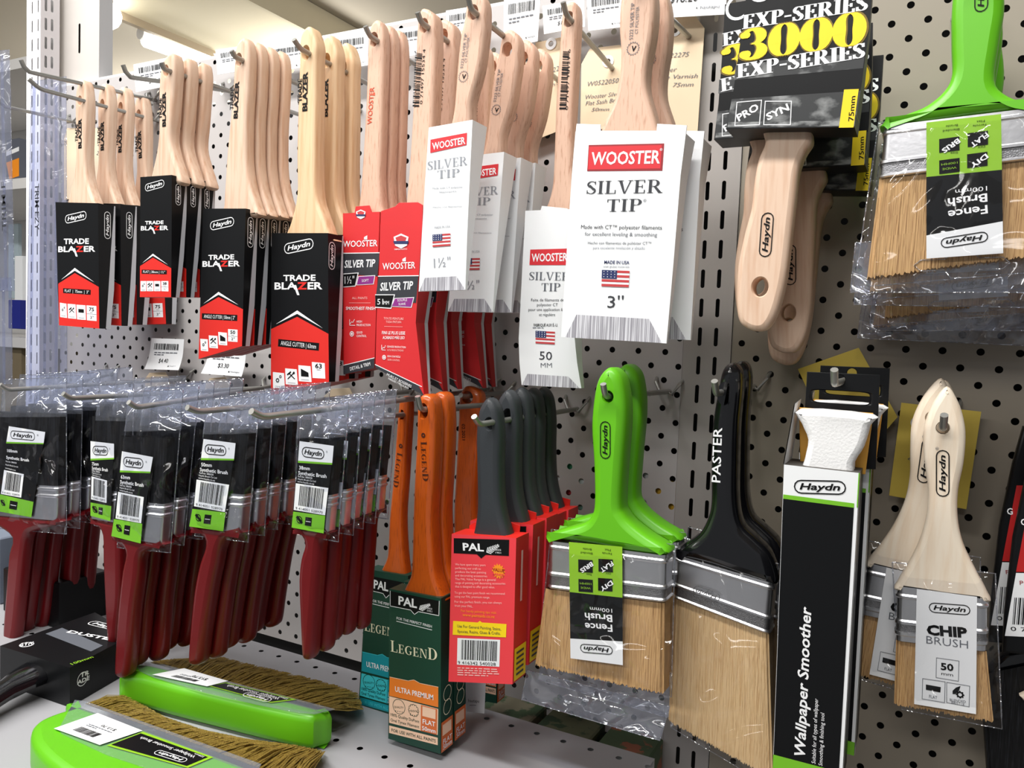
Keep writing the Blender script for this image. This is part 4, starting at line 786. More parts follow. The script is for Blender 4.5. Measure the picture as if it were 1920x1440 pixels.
def chip():
    Y = -100; pl = YP(Y); o = pl.at(1768, 800); r_ = thing('chip_brush', '', 'paint brush', o); m = MB()
    slab(m, pl, [(1776, 725), (1752, 752), (1737, 785), (1730, 820), (1734, 870), (1740, 920), (1737, 970), (1722, 1020), (1700, 1064), (1683, 1092), (1682, 1110), (1765, 1120), (1852, 1132), (1851, 1112), (1830, 1072), (1806, 1020), (1796, 970), (1797, 920), (1807, 870), (1811, 820), (1807, 785), (1796, 752)], 13, WOODW, 4, [(1768, 803, 11, 12)])
    haydn(m, pl, (1780.5, 932), (1780.5, 844), 26, BLK2); tx(m, pl, '®', (1760, 844), (1760, 838), 6, GRY); m.build('handle', r_, o)
    fq = [(1682, 1099), (1852, 1120), (1850, 1222), (1679, 1201)]; m = MB(); ferrule(m, pl, fq, 13, None, ((.15, .2), (.62, .67), (.84, .89)), (.68, .83)); m.build('ferrule', r_, o)
    m = MB(); bristles(m, pl.mv(-1.5), [(1680, 1200), (1850, 1222), (1863, 1354), (1676, 1321)], 10, BRT, 1.1, 110, .9, 4); m.build('bristles', r_, o)
    q = [(1719, 1104), (1832, 1119), (1830, 1339), (1714, 1320)]; p2 = pl.mv(1.6); m = MB(); qd(m, p2, q, WHT, .1)
    haydn(m, p2, (1742, 1148), (1820, 1154), 19, BLK2); tx(m, p2, 'CHIP', (1738, 1189), (1814, 1195), 18, BLK2, .05); tx(m, p2, 'BRUSH', (1737, 1206), (1815, 1216), 15, GRY, -.008)
    ln(m, p2, [(1756, 1233), (1798, 1239), (1797, 1277), (1755, 1270)], .9, GRY, .3, True); tx(m, p2, '50', (1764, 1255), (1788, 1258), 13, BLK2, .03); tx(m, p2, 'mm', (1765, 1265), (1787, 1268), 6, BLK2)
    ln(m, p2, [(1730, 1272), (1772, 1278), (1771, 1317), (1729, 1310)], .9, GRY, .3, True); qd(m, p2, [(1736, 1283), (1764, 1288), (1763, 1298), (1736, 1293)], BLK2, .3); tx(m, p2, 'FLAT', (1742, 1308), (1757, 1311), 6, GRY)
    ln(m, p2, [(1775, 1279), (1818, 1286), (1817, 1325), (1775, 1317)], .9, GRY, .3, True); qd(m, p2, [(1786, 1295), (1792, 1289), (1801, 1286), (1798, 1295), (1791, 1301), (1786, 1301)], BLK2, .3); gear(m, p2, (1800, 1302), 7, BLK2); tx(m, p2, 'BLENDED', (1781, 1314), (1811, 1318), 5, GRY); tx(m, p2, 'BRISTLE', (1784, 1319), (1808, 1323), 5, GRY)
    m.build('label', r_, o)
    m = MB(); bag(m, YP(Y-2.5), [(1672, 1060), (1868, 1082), (1881, 1378), (1690, 1340)], 18, FLM, 1.6, 12, 14, seed=4); m.build('bag', r_, o); return r_
ch = chip(); run(ch, [(-6.5, 17.5, 5), (-2, 35, 3)], 'bagged chip brush with pale bare wooden handle', 'bagged chip brushes', [(0, .12, 0), (0, .05, 0)])

# --- coral red boxed brushes with charcoal handles
def fern(m, pl, a, b, mt):
    (x0, y0), (x1, y1) = a, b
    for i in range(7):
        t = i/7; x, y = x0+(x1-x0)*t, y0+(y1-y0)*t; L = (1-t)*.5+.2; dx, dy = x1-x0, y1-y0
        for s in (-1, 1): ln(m, pl, [(x, y), (x+dx*.2*L*1.6-dy*.34*s*L, y+dy*.2*L*1.6+dx*.34*s*L)], 1.5, mt, .4)
    ln(m, pl, [a, b], .9, mt, .4)
def pal_head(m, pl, q, h, bg=BLK2, line=True):
    L, R = bil(q, 0, .8), bil(q, 1, .8); mid = bil(q, .5, 1.0); nl, nr = bil(q, .42, .8), bil(q, .58, .8)
    qd(m, pl, [q[0], q[1], R, L], bg, .2); qd(m, pl, [nl, nr, mid], bg, .2)
    if line: ln(m, pl, [q[0], L, nl, mid, nr, R, q[1]], 1.2, WHT2, .3)
    tx(m, pl, 'PAL', bil(q, .17, .62), bil(q, .55, .62), h, WHT2, .03, 0, .35); fern(m, pl, bil(q, .60, .66), bil(q, .82, .28), WHT2)
    tx(m, pl, 'SINCE', bil(q, .76, .56), bil(q, .86, .56), h*.22, WHT2, 0, 0, .35); tx(m, pl, '1951', bil(q, .76, .70), bil(q, .86, .70), h*.22, WHT2, 0, 0, .35)
def box4(m, pl, q, D, mf, ms, top=None):
    L = [q[0], bil(q, 0, .5), q[3]]; R = [q[1], bil(q, 1, .5), q[2]]; sleeve(m, pl, L, R, D, D, mf, ms, ms, None, top or CARDI)
def pal_red():
    Y = -168; pl = YP(Y); ph = YP(Y+5); o = ph.at(918, 795); r_ = thing('paint_brush', '', 'paint brush', o); q = [(847, 1001), (968, 1009), (961, 1283), (841, 1278)]
    m = MB(); box4(m, pl, q, 21, PALR, RED, RED); pal_head(m, pl, [(851, 1009), (955, 1012), (954, 1050), (851, 1044)], 14, line=False)
    for i, s in enumerate(('We have spent many years', 'perfecting our craft to', 'produce the best painting', 'and decorating accessories', 'The PAL Value Range is a general', 'range of painting and decorating accessories', 'that is designed to offer good value.')):
        y = 1060+i*6.9; w = (57, 48, 58, 60, 76, 94, 74)[i]; tx(m, pl, s, (854, y), (854+w, y+1.5), 4.4, PNKW)
    for i, s in enumerate(('To get the best paint finish we recommend', 'using our PAL premium range.', 'For the perfect finish, you can always', 'trust your PAL.')): tx(m, pl, s, (853, 1113+(0, 7, 17, 24)[i]), (853+(94, 66, 88, 34)[i], 1115+(0, 7, 17, 24)[i]), 4.4, PNKW)
    tx(m, pl, 'For handy painting tips visit', (865, 1147), (931, 1151), 5, ORR); tx(m, pl, 'www.paintaids.co.nz', (868, 1155), (928, 1159), 5.6, ORR, .01)
    qd(m, pl, [(850, 1164), (896, 1167), (900, 1164), (904, 1167), (950, 1170), (949, 1195), (849, 1190)], YEL, .25); tx(m, pl, 'Use For General Painting, Stains,', (858, 1176), (940, 1182), 5.6, DGRY, 0, 0, .4); tx(m, pl, 'Epoxies, Resins, Glues & Crafts.', (859, 1186), (939, 1190), 5.6, DGRY, 0, 0, .4)
    bq = [(858, 1196), (938, 1199.5), (936.5, 1250), (857, 1246)]; qd(m, pl, bq, WHT, .2); barcode(m, pl, sub(bq, .10, .06, .94, .8), None, 36); tx(m, pl, '9 416342 540028', bil(bq, .03, .97), bil(bq, .92, .97), 6, BLK2, 0, 0, .4)
    lines(m, pl, [(858, 1251), (936, 1254), (936, 1271), (858, 1268)], 4, PNKW, .3, 4, .45)
    disc(m, pl, (935, 1071), 14, ORR, .25, 24, 0, teeth=14); tx(m, pl, 'VALUE', (924, 1070), (946, 1073), 6, mat('dark_red_print', (150, 20, 20), .5), .02, 0, .4); tx(m, pl, 'RANGE', (924, 1078), (945, 1081), 5, PALR, .02, 0, .4)
    xr = pl.at(965, 1140).x; px_ = XP(xr+.3); a = pl.at(*q[1]); b = pl.at(*q[2]); n = pl.n
    sd = lambda v, d: a*(1-v)+b*v-n*d+V(.5, 0, 0)
    m.face([sd(.76, 1), sd(.985, 1), sd(.985, 20), sd(.76, 20)], YEL, V(1, 0, 0)); m.face([sd(.1, 8), sd(.45, 8), sd(.45, 11), sd(.1, 11)], PNKW, V(1, 0, 0))
    for k in range(5): m.face([sd(.79+k*.037, 4)+V(.3, 0, 0), sd(.805+k*.037, 4)+V(.3, 0, 0), sd(.805+k*.037, 16)+V(.3, 0, 0), sd(.79+k*.037, 16)+V(.3, 0, 0)], DGRY, V(1, 0, 0))
    m.build('box', r_, o)
    m = MB(); pb = YP(Y+20); slab(m, pb, [(880, 985), (905, 972), (935, 972), (975, 985), (972, 1020), (878, 1010)], 1, RED, .2, (), 0); m.build('rear_tab', r_, o)
    m = MB(); slab(m, ph, [(912, 746), (901, 757), (894, 775), (890, 815), (891, 880), (892, 950), (888, 985), (884, 1005), (886, 1014), (950, 1016), (951, 1005), (941, 970), (935, 930), (934, 870), (935, 820), (931, 775), (923, 755)], 15, CHAR, 5, [(917, 795, 10, 12)]); m.build('handle', r_, o); return r_
pr_ = pal_red(); run(pr_, [(1, 27.5, 5), (1, 49, 6), (1, 70, 5), (1, 91, 5)], 'charcoal handled brush in coral red box', 'charcoal handled brushes in coral red boxes', [(0, .01, 0), (0, -.005, 0), (0, .01, 0), (0, -.01, 0)])

# --- dark green boxed brushes with varnished orange handles
def legend(Y, q, hq, tagq, strap, leg, prem, band, foot, hl, hole, ht, hp, c1, c2, c3, size, D=18, extra=None):
    pl, ph = YP(Y), YP(Y+3); o = ph.at(*hole[:2]); r_ = thing('paint_brush', '', 'paint brush', o); n = pl.n
    m = MB(); box4(m, pl, q, D, DGN, DGN, DGN); pal_head(m, pl, hq, tagq, BLK2)
    a, b = strap; tx(m, pl, 'FOR THE PERFECT FINISH', a, b, 5, WHT2, .01); ln(m, pl, [(a[0], a[1]+3.5), (b[0], b[1]+4)], 1.2, WHT2)
    serif(m, pl, 'LEGEND', *leg, CRM, 0, .35, True)
    P, B, F = prem, band, foot
    qd(m, pl, [P[0], bil(P, .38, 0), (bil(P, .5, 0)[0], bil(P, .5, 0)[1]-4), bil(P, .62, 0), P[1], P[2], P[3]], c1, .2); ln(m, pl, [P[0], bil(P, .38, 0), (bil(P, .5, 0)[0], bil(P, .5, 0)[1]-4), bil(P, .62, 0), P[1]], 1, c2, .3); tx(m, pl, 'ULTRA PREMIUM', bil(P, .12, .7), bil(P, .90, .70), 10, WHT2, .015, 0, .35)
    qd(m, pl, B, c2, .2); qd(m, pl, F, c2 if c3 is None else c3, .2); tx(m, pl, 'FOR USE WITH ALL PAINTS', bil(F, .05, .72), bil(F, .96, .72), 6, DGN if c3 is None else c2, .01, 0, .35)
    for u in (.2, .5):
        c = bil(B, u, .3); disc(m, pl, c, 14 if u < .3 else 12, DGN, .3, 24, 13 if u < .3 else 11, teeth=0 if u < .3 else 12); tx(m, pl, 'QUALITY' if u < .3 else '100%', (c[0]-9, c[1]+2), (c[0]+9, c[1]+4), 4, DGN, 0, 0, .35); 
        for k in range(4): disc(m, pl, (c[0]-6+k*4, c[1]+8+k*.7), 1, DGN, .35, 6)
    tx(m, pl, '100% Quality DuPont', bil(B, .03, .72), bil(B, .62, .72), 5.6, DGN, .005, 0, .35); tx(m, pl, 'Orel Tynex Filament', bil(B, .03, .92), bil(B, .62, .92), 5.6, DGN, .005, 0, .35)
    qd(m, pl, sub(B, .65, .02, .98, 1), ORD_ if c3 is None else c1, .3); qd(m, pl, sub(B, .68, .05, .95, .42), PEA if c3 is None else c2, .4); tx(m, pl, 'FLAT', bil(B, .69, .70), bil(B, .95, .70), 9, WHT2, .015, 0, .45); tx(m, pl, size, bil(B, .68, .95), bil(B, .96, .95), 8, WHT2, .015, 0, .45)
    A0, B0 = pl.at(*q[1]), pl.at(*q[2]); sd = lambda v, d, k=.4: A0*(1-v)+B0*v-n*d+V(k, 0, 0)
    m.face([sd(.80, .5), sd(.995, .5), sd(.995, D-.5), sd(.80, D-.5)], ORD_ if c3 is None else c1, V(1, 0, 0)); m.face([sd(.82, 2, .6), sd(.89, 2, .6), sd(.89, D-3, .6), sd(.82, D-3, .6)], PEA if c3 is None else c2, V(1, 0, 0))
    xs = XP((A0+B0*1).x/2+1.2)
    def stx(s, v, h):
        e0, e1 = sd(v, 2.5, .8), sd(v, D-2.5, .8); vs, fs = glyphs(s, .015, 0); i0 = len(m.v); u = V(0, 0, h); m.v += [e0+(e1-e0)*x+u*y for x, y in vs]; k = m.mi(WHT2)
        for f in fs: m.f.append(tuple(i0+i for i in f)); m.m.append(k)
    stx('FLAT', .945, 4.2); stx(size, .98, 4)
    for v in (.63, .72):
        cc = sd(v, D/2, .6); 
        for i in range(16):
            t0, t1 = i*math.pi/8, (i+1)*math.pi/8; g = lambda t, r: cc+V(0, math.cos(t)*r, math.sin(t)*r*1.1); m.face([g(t0, 6), g(t1, 6), g(t1, 5.4), g(t0, 5.4)], CRM, V(1, 0, 0))
    m.build('box', r_, o)
    m = MB(); slab(m, ph, hl, ht, WOODO, 4, [hole])
    if hp: serif(m, ph, 'LEGEND', *hp, mat('burnt_stamp', (70, 30, 12), .5), 0, .3, True); a, b, h = hp; dx, dy = (a[0]-b[0]), (a[1]-b[1]); L = math.hypot(dx, dy); disc(m, ph, (a[0]+dx/L*12+h*.5, a[1]+dy/L*12), h*.42, MT and 'burnt_stamp', .3, 14, h*.16)
    if extra: extra(m, ph)
    m.build('handle', r_, o); return r_
lg = legend(-165, [(730, 1104), (827, 1122), (826, 1414), (728, 1385)], [(732, 1108), (824, 1127), (823, 1161), (732, 1143)], 16, ((744, 1161), (810, 1177)), ((733, 1221), (821, 1239), 21),
    [(731, 1269), (822, 1288), (822, 1326), (730, 1304)], [(730, 1305), (822, 1329), (821, 1378), (730, 1355)], [(730, 1360), (821, 1383), (821, 1397), (730, 1374)],
    [(795, 739), (783, 748), (780, 775), (779, 820), (775, 895), (772, 970), (770, 1050), (767, 1082), (757, 1104), (756, 1120), (826, 1130), (826, 1116), (815, 1085), (810, 1050), (806, 970), (810, 895), (813, 820), (812, 775), (808, 748)],
    (793, 771, 10, 14), 17, ((789, 828), (793, 902), 11), ORA, PEA, None, '50mm')
run(lg, [(0, 20, 1)], 'brush in dark green box with orange band', 'dark green boxed brushes with orange band', [(0, 0, 0)])
lt = legend(-122, [(688, 1067), (765, 1080), (752, 1351), (672, 1327)], [(690, 1079), (762, 1093), (760, 1130), (688, 1112)], 16, ((697, 1128), (757, 1142)), ((684, 1182), (752, 1197), 20),
    [(680, 1222), (754, 1239), (753, 1277), (678, 1258)], [(678, 1262), (753, 1281), (752, 1326), (675, 1304)], [(675, 1307), (752, 1329), (752, 1341), (674, 1320)],
    [(755, 743), (747, 752), (744, 775), (741, 810), (735, 895), (728, 970), (725, 1030), (722, 1050), (712, 1072), (711, 1088), (758, 1094), (759, 1075), (755, 1040), (752, 970), (757, 895), (762, 810), (764, 775), (763, 752)],
    (752.5, 778, 6.5, 9), 13, ((745, 848), (737, 912), 10), TEA, CYA, TEA, '38mm', 16)
lt['label'] = 'single brush in dark green box with teal bands, orange wooden handle'
def stamp(m, ph): tx(m, ph, '02.2021', (866, 795), (867, 825), 6, BLK2)
lb = legend(-70, [(880, 1090), (935, 1098), (931, 1319), (877, 1309)], [(882, 1100), (933, 1108), (932, 1130), (881, 1122)], 9, ((888, 1135), (928, 1142)), ((882, 1180), (930, 1190), 13),
    [(879, 1210), (931, 1222), (931, 1245), (879, 1232)], [(879, 1234), (931, 1246), (930, 1288), (878, 1276)], [(878, 1279), (930, 1291), (930, 1303), (878, 1291)],
    [(874, 724), (864, 732), (859, 752), (857, 800), (853, 880), (849, 960), (849, 1010), (845, 1060), (880, 1105), (930, 1105), (897, 1000), (890, 960), (893, 880), (899, 800), (900, 755), (896, 735)],
    (876, 745, 11, 11), 14, None, ORA, PEA, None, '50mm', 15, stamp)
lb['label'] = 'lone orange handled brush in green box, mostly hidden behind coral boxes'

# --- black synthetic brushes with dark red handles, hung head up in bags
def synth(Y, size, lab, fq, bq, hl, bagq, ridge=((.08, .14), (.26, .32)), t=12, hang=None, bag_t=14, fold=(0, .22)):
    """lab = (white quad, barcode quad, green quad) in pixels"""
    pl = YP(Y); o = pl.at(*hang); r_ = thing('synthetic_brush', '', 'paint brush', o); w, b, g = lab
    m = MB(); slab(m, pl, hl, t+2, REDH, 5, (), 3); m.build('handle', r_, o)
    m = MB(); ferrule(m, pl, fq, t, None, ridge, None, 3.5); m.build('ferrule', r_, o)
    m = MB(); bristles(m, pl.mv(-1), bq, t-2, BRK, 1.5, 30, 1.0, 6); m.build('bristles', r_, o)
    p2 = pl.mv(1.6); m = MB(); qd(m, p2, [w[0], w[1], g[2], g[3]], BLK, .05); qd(m, p2, w, WHT, .15); qd(m, p2, [bil(w, 0, .94), bil(w, 1, .94), bil(w, 1, 1.04), bil(w, 0, 1.04)], GRNB, .2)
    H = math.dist(w[0], w[3]); a, c = bil(w, .10, .74), bil(w, .76, .80); haydn(m, p2, a, c, H*.50, BLK2); qd(m, p2, g, GRNB, .15); tx(m, p2, '®', bil(w, .8, .42), bil(w, .84, .42), 4, GRY)
    q = [w[3], w[2], b[1], b[0]]; tx(m, p2, size, bil(q, .06, .34), bil(q, .38, .34), H*.18, WHT2, .015); tx(m, p2, 'Synthetic Brush', bil(q, .05, .58), bil(q, .90, .60), H*.18, WHT2, .015)
    for i, s in enumerate(('Reorder 3886038', 'Haydn Brush Co Ltd', 'www.haydn.co.nz')): tx(m, p2, s, bil(q, .05, .70+i*.12), bil(q, (.48, .60, .56)[i], .715+i*.12), H*.09, WHT2)
    qd(m, p2, b, WHT, .2); barcode(m, p2, sub(b, .14, .06, .88, .80), None, 30, .35, int(size[:2])); tx(m, p2, '9 414051 028970', bil(b, .06, .96), bil(b, .92, .96), H*.12, BLK2)
    c = bil(g, .22, .45); disc(m, p2, c, H*.18, BLK2, .3, 16, H*.13); ln(m, p2, [(c[0]-H*.1, c[1]-H*.12), (c[0]+H*.1, c[1]+H*.12)], H*.14, BLK2); qd(m, p2, sub(g, .40, .22, .60, .72), BLK2, .3); ln(m, p2, [bil(g, .43, .47), bil(g, .57, .47)], 1, WHT2, .4); m.build('label', r_, o)
    m = MB(); bag(m, YP(Y-2.6), bagq, bag_t, FLMB, 3.2, 14, 20, fold, int(size[:2]), .24); m.build('bag', r_, o); return r_
h63 = synth(-245, '63mm', ([(229, 846), (287, 857), (282, 886), (225, 884)], [(222, 922), (270, 932), (265, 981), (217, 972)], [(214, 973), (267, 982), (264, 1019), (209, 1005)]),
    [(218, 936), (305, 946), (299, 1020), (211, 1004)], [(225, 818), (312, 822), (305, 948), (217, 938)],
    [(210, 1004), (299, 1018), (298, 1028), (268, 1034), (258, 1050), (254, 1090), (246, 1150), (240, 1225), (236, 1258), (231, 1270), (222, 1274), (214, 1269), (211, 1255), (215, 1180), (220, 1120), (226, 1070), (232, 1040), (226, 1026), (211, 1016)],
    [(226, 736), (330, 730), (306, 1040), (206, 1030)], hang=(276, 762))
run(h63, [(0, 15.5, 3), (1, 31, 5), (2, 47, 6), (1, 63, 7)], 'bagged black brush, red handled stack just left of the middle stack', 'bagged 63 mm synthetic brushes', [(0, .02, 0), (0, -.01, 0), (0, .03, 0), (0, 0, 0)])
h100 = synth(-202, '100mm', ([(17, 799), (85, 810), (82, 832), (12, 830)], [(8, 881), (45, 889), (40, 933), (2, 926)], [(-8, 925), (63, 941), (59, 970), (-12, 957)]),
    [(-18, 905), (106, 912), (104, 976), (-22, 965)], [(-12, 772), (110, 778), (106, 914), (-18, 906)],
    [(-24, 963), (104, 975), (103, 984), (60, 996), (46, 1006), (40, 1040), (34, 1100), (26, 1180), (20, 1208), (12, 1214), (4, 1208), (3, 1180), (9, 1100), (14, 1040), (20, 1010), (-4, 990), (-24, 976)],
    [(-6, 712), (112, 708), (112, 1004), (-30, 992)], hang=(62, 731), ridge=((.06, .12), (.26, .32)))
run(h100, [(0, 17, 3), (1, 35, 5), (2, 54, 7), (1, 73, 8)], 'bagged wide black brush, red handled stack at the left edge', 'bagged 100 mm synthetic brushes', [(0, .03, 0), (0, .02, 0), (0, -.02, 0), (0, -.03, 0)])
h75 = synth(-208, '75mm', ([(170, 827), (214, 832), (214, 860), (170, 862)], [(172, 893), (201, 901), (200, 943), (171, 936)], [(170, 942), (209, 949), (207, 977), (170, 967)]),
    [(170, 915), (232, 924), (229, 982), (168, 972)], [(171, 780), (236, 788), (232, 926), (170, 916)],
    [(168, 972), (229, 982), (228, 990), (222, 1000), (222, 1040), (222, 1120), (216, 1180), (212, 1205), (206, 1211), (199, 1207), (196, 1180), (193, 1120), (190, 1050), (189, 1005), (180, 990), (168, 980)],
    [(172, 722), (238, 720), (234, 1000), (164, 988)], hang=(212, 747))
run(h75, [(0, 18, 3), (1, 37, 5), (2, 56, 6)], 'bagged black brush, red handled stack tucked second from left edge', 'bagged 75 mm synthetic brushes', [(0, .04, 0), (0, .02, 0), (0, .0, 0)])
h50 = synth(-248, '50mm', ([(382, 823), (442, 831), (439, 862), (377, 861)], [(369, 899), (430, 909), (422, 960), (364, 949)], [(361, 954), (423, 961), (419, 996), (355, 987)]),
    [(366, 918), (454, 928), (448, 998), (357, 987)], [(380, 812), (464, 814), (455, 930), (367, 920)],
    [(356, 987), (447, 997), (446, 1003), (420, 1010), (408, 1030), (402, 1060), (392, 1110), (380, 1190), (374, 1235), (369, 1247), (360, 1251), (351, 1247), (349, 1235), (352, 1190), (360, 1110), (370, 1060), (380, 1030), (379, 1010), (358, 996)],
    [(374, 750), (474, 744), (452, 1020), (352, 1008)], hang=(426, 771))
run(h50, [(0, 15, 2), (1, 30, 4), (1, 46, 5), (0, 62, 6), (1, 79, 8)], 'bagged black brush, middle stack of the red handled row', 'bagged 50 mm synthetic brushes', [(0, -.02, 0), (0, .0, 0), (0, -.02, 0), (0, .01, 0), (0, -.01, 0)])
h38 = synth(-252, '38mm', ([(562, 827), (626, 836), (623, 870), (559, 866)], [(555, 906), (616, 915), (610, 966), (551, 956)], [(550, 959), (610, 967), (607, 1000), (547, 989)]),
    [(556, 922), (618, 929), (612, 998), (546, 988)], [(562, 822), (630, 828), (619, 930), (557, 923)],
    [(547, 988), (611, 998), (610, 1004), (600, 1012), (596, 1030), (594, 1060), (590, 1110), (584, 1190), (581, 1228), (576, 1239), (570, 1240), (564, 1236), (561, 1220), (558, 1150), (556, 1090), (560, 1050), (567, 1025), (562, 1008), (548, 996)],
    [(546, 762), (642, 754), (622, 1020), (540, 1004)], hang=(598, 778))
run(h38, [(1, 14, 2), (1, 28, 4), (0, 42, 5), (0, 56, 6)], 'bagged narrow black brush, red handled stack beside the teal box', 'bagged 38 mm synthetic brushes', [(0, -.01, 0), (0, .015, 0), (0, .0, 0), (0, -.02, 0)])

# ================================================================== hooks
def hook_to(desc, hole, Y, tip, bend=None, sag=0.0, r=2.3, br=1):
    """prong through a hang-hole; tip and bend are seen in the hook's own vertical plane"""
    h = YP(Y).at(*hole); px_ = XP(h.x); T = px_.at(*tip)
    if bend: b = px_.at(*bend); sag = (b.z-h.z)/(b.y-h.y)
    else: y = T.y*.45+h.y*.55; b = V(h.x, y, h.z+sag*(y-h.y))
    L = lambda y: V(h.x, y, h.z+sag*(y-h.y)); o = L(0); r_ = thing('peg_hook', desc, 'hook', o, 'wire peg hooks'); m = MB()
    d = (T-b).normalized(); k = min(4.0, (T-b).length*.4); e = (b-h).normalized()
    m.tube([L(4), L(b.y*.5), b-e*k, b-e*k*.3+d*k*.3, b+d*k, T], r, STL); m.build('prong', r_, o)
    if br:
        q = MB()
        for s_ in (-1, 1): q.tube([V(h.x, -6, o.z), V(h.x+s_*5, -9, o.z-2), V(h.x+s_*11, -5, o.z+8), V(h.x+s_*12.5, 2, o.z+12.5)], 1.6, STL, 8)
        q.build('bracket', r_, o)
    return r_
for a_ in (('hook through the far left black and red sleeves', (149.5, 187), -105, (53, 148), (75, 167)), ('hook of the highest hung black and red cluster', (311, 131), -190, (303, 117), None, .03, 2.3, 0),
    ('hook of the slant footed middle black sleeves', (447, 110), -170, (434, 95), None, .0, 2.3, 0), ('hook of the largest black sleeves', (573, 97), -146, (551, 74), None, -.02, 2.3, 0), ('hook of the narrow red sleeves', (700, 72), -124, (685, 49), None, -.03, 2.3, 0),
    ('hook of the wide red sleeves with barcoded handles', (795, 46), -150, (783, 23), None, -.04, 2.3, 0), ('hook of the small white sleeves', (887, 21), -165, (878, -4), None, -.03, 2.3, 0), ('hook of the single white sleeve brush', (1066, 33), -106, (1056, 4), None, -.09, 2.3, 0),
    ('hook of the lower green fence brushes', (1139, 743), -152, (1131, 720), None, -.02), ('hook of the coral red boxes', (917, 793), -168, (889, 781), (898, 796)), ('hook of the orange banded green boxes', (793, 768), -165, (783, 743), None, -.02, 2.3, 0),
    ('hook of the lone half hidden green box', (876, 743), -70, (864, 741), None, .0), ('long hook of the teal banded green box', (752, 778), -122, (597, 784), (619, 792)), ('leftmost low hook, through the widest bags', (45, 729), -202, (0, 721), (13, 731)),
    ('low hook of the bags second from the left edge', (205, 743), -208, (118, 738), (132, 747)), ('low hook of the bags just left of the middle stack', (282, 760), -245, (241, 754), (256, 764)), ('low hook of the middle bagged stack', (424, 767), -248, (351, 764), (371, 772)), ('low hook of the narrow bags beside the teal box', (590, 770), -252, (471, 771), (492, 782))):
    hook_to(*a_)
for d, hole, Y, ext, sag, br in (('hook of the broad white sleeves', (1195, -27), -140, 12, -.08, 0), ('hook of the upper right bagged fence brushes', (1836, -80), -125, 12, .0, 1), ('hook of the stone print black sleeves', (1500, -44), -135, 12, .0, 0), ('hook of the paste brushes', (1352, 736), -118, 12, .0, 1), ('hook of the wallpaper smoother boxes', (1576, 716), -118, 34, .0, 0), ('hook of the chip brushes', (1768, 800), -100, 9, .0, 1)):
    hook(d, hole, Y, ext, sag, 9, braces=bool(br))
def bare_arm(desc, tip_px, base_px):
    B = YP(0).at(*base_px); pl = XP(B.x); T = pl.at(*tip_px); r_ = thing('peg_hook', desc, 'hook', B, 'wire peg hooks'); m = MB(); d = (T-B).normalized()
    m.tube([B-d*4, B*.5+T*.5, T-d*6, T, T+V(0, -6, 4), T+V(0, -9, 10)], 2.3, STL); m.build('prong', r_, B)
    m = MB(); 
    for s in (-1, 1): m.tube([B+V(0, -6, -1), B+V(s*6, -8, -2), B+V(s*12, -4, 8), B+V(s*12.5, 2, 12)], 1.6, STL, 8)
    m.build('bracket', r_, B)
bare_arm('empty hook above the far left black and red sleeves', (55, 135), (293, 188)); bare_arm('empty hook beside the highest hung cluster', (245, 145), (433, 171)); 
bare_arm('empty low bracket hook under the far left sleeves', (130, 722), (212, 700)); bare_arm('hook holding the manila tag at far left', (10, 200), (142, 229))

# ================================================================== price cards and hand written tags
def card(name, desc, q, Y, mt, deco, cat='price tag', group=None, curl=0, hole=None):
    pl = YP(Y); P = [pl.at(*p) for p in q]; o = (P[0]+P[1])/2; n = 16; m = MB(); G = []
    for i in range(n+1):
        v = i/n; off = curl*(v-.35)**2 if v > .35 else 0
        G.append([(P[0]*(1-v)+P[3]*v)+pl.n*off, (P[1]*(1-v)+P[2]*v)+pl.n*off])
    rings = [[a, b, b-pl.n*.5, a-pl.n*.5] for a, b in G]; m.loft(rings, mt)
    k0 = len(m.v)
    if deco: deco(m, pl, q)
    zt, zb = P[0].z, P[3].z
    for i in range(k0, len(m.v)):
        v = (zt-m.v[i].z)/(zt-zb); m.v[i] = m.v[i]+pl.n*(curl*(v-.35)**2 if v > .35 else 0)
    return tag(m.build(name, None, o), desc, cat, group)
def price(num, sub_='', bar=True):
    def f(m, pl, q):
        if bar: barcode(m, pl, sub(q, .12, .16, .86, .36), None, 34, .4, int(q[0][0]) % 89+3)
        lines(m, pl, sub(q, .15, .44, .85, .58), 2, GRY, .4, 5, .4); num and tx(m, pl, num, bil(q, .34, .78), bil(q, .34+.055*len(num), .78), abs(q[3][1]-q[0][1])*.14, BLK2, 0, .15, .5)
        tx(m, pl, 'hautapu', bil(q, .70, .90), bil(q, .92, .90), abs(q[3][1]-q[0][1])*.055, GRY, 0, 0, .5); c = bil(q, .66, .88); qd(m, pl, [(c[0]-1.5, c[1]+1.5), (c[0], c[1]-2), (c[0]+1.5, c[1]+1.5)], BLK2, .5)
    return f
PG = 'price cards along the top of the board'
card('price_card', 'white barcode price card reading $4.40 under the black sleeves', [(284, 634), (345, 636), (341, 694), (277, 692)], -22, WHT, price('$4.40'), curl=12)
card('price_card', 'white price card reading $3.30 partly behind the 50 mm cutters', [(396, 640), (462, 644), (459, 706), (383, 700)], -22, WHT, price('$3.30'), curl=12)
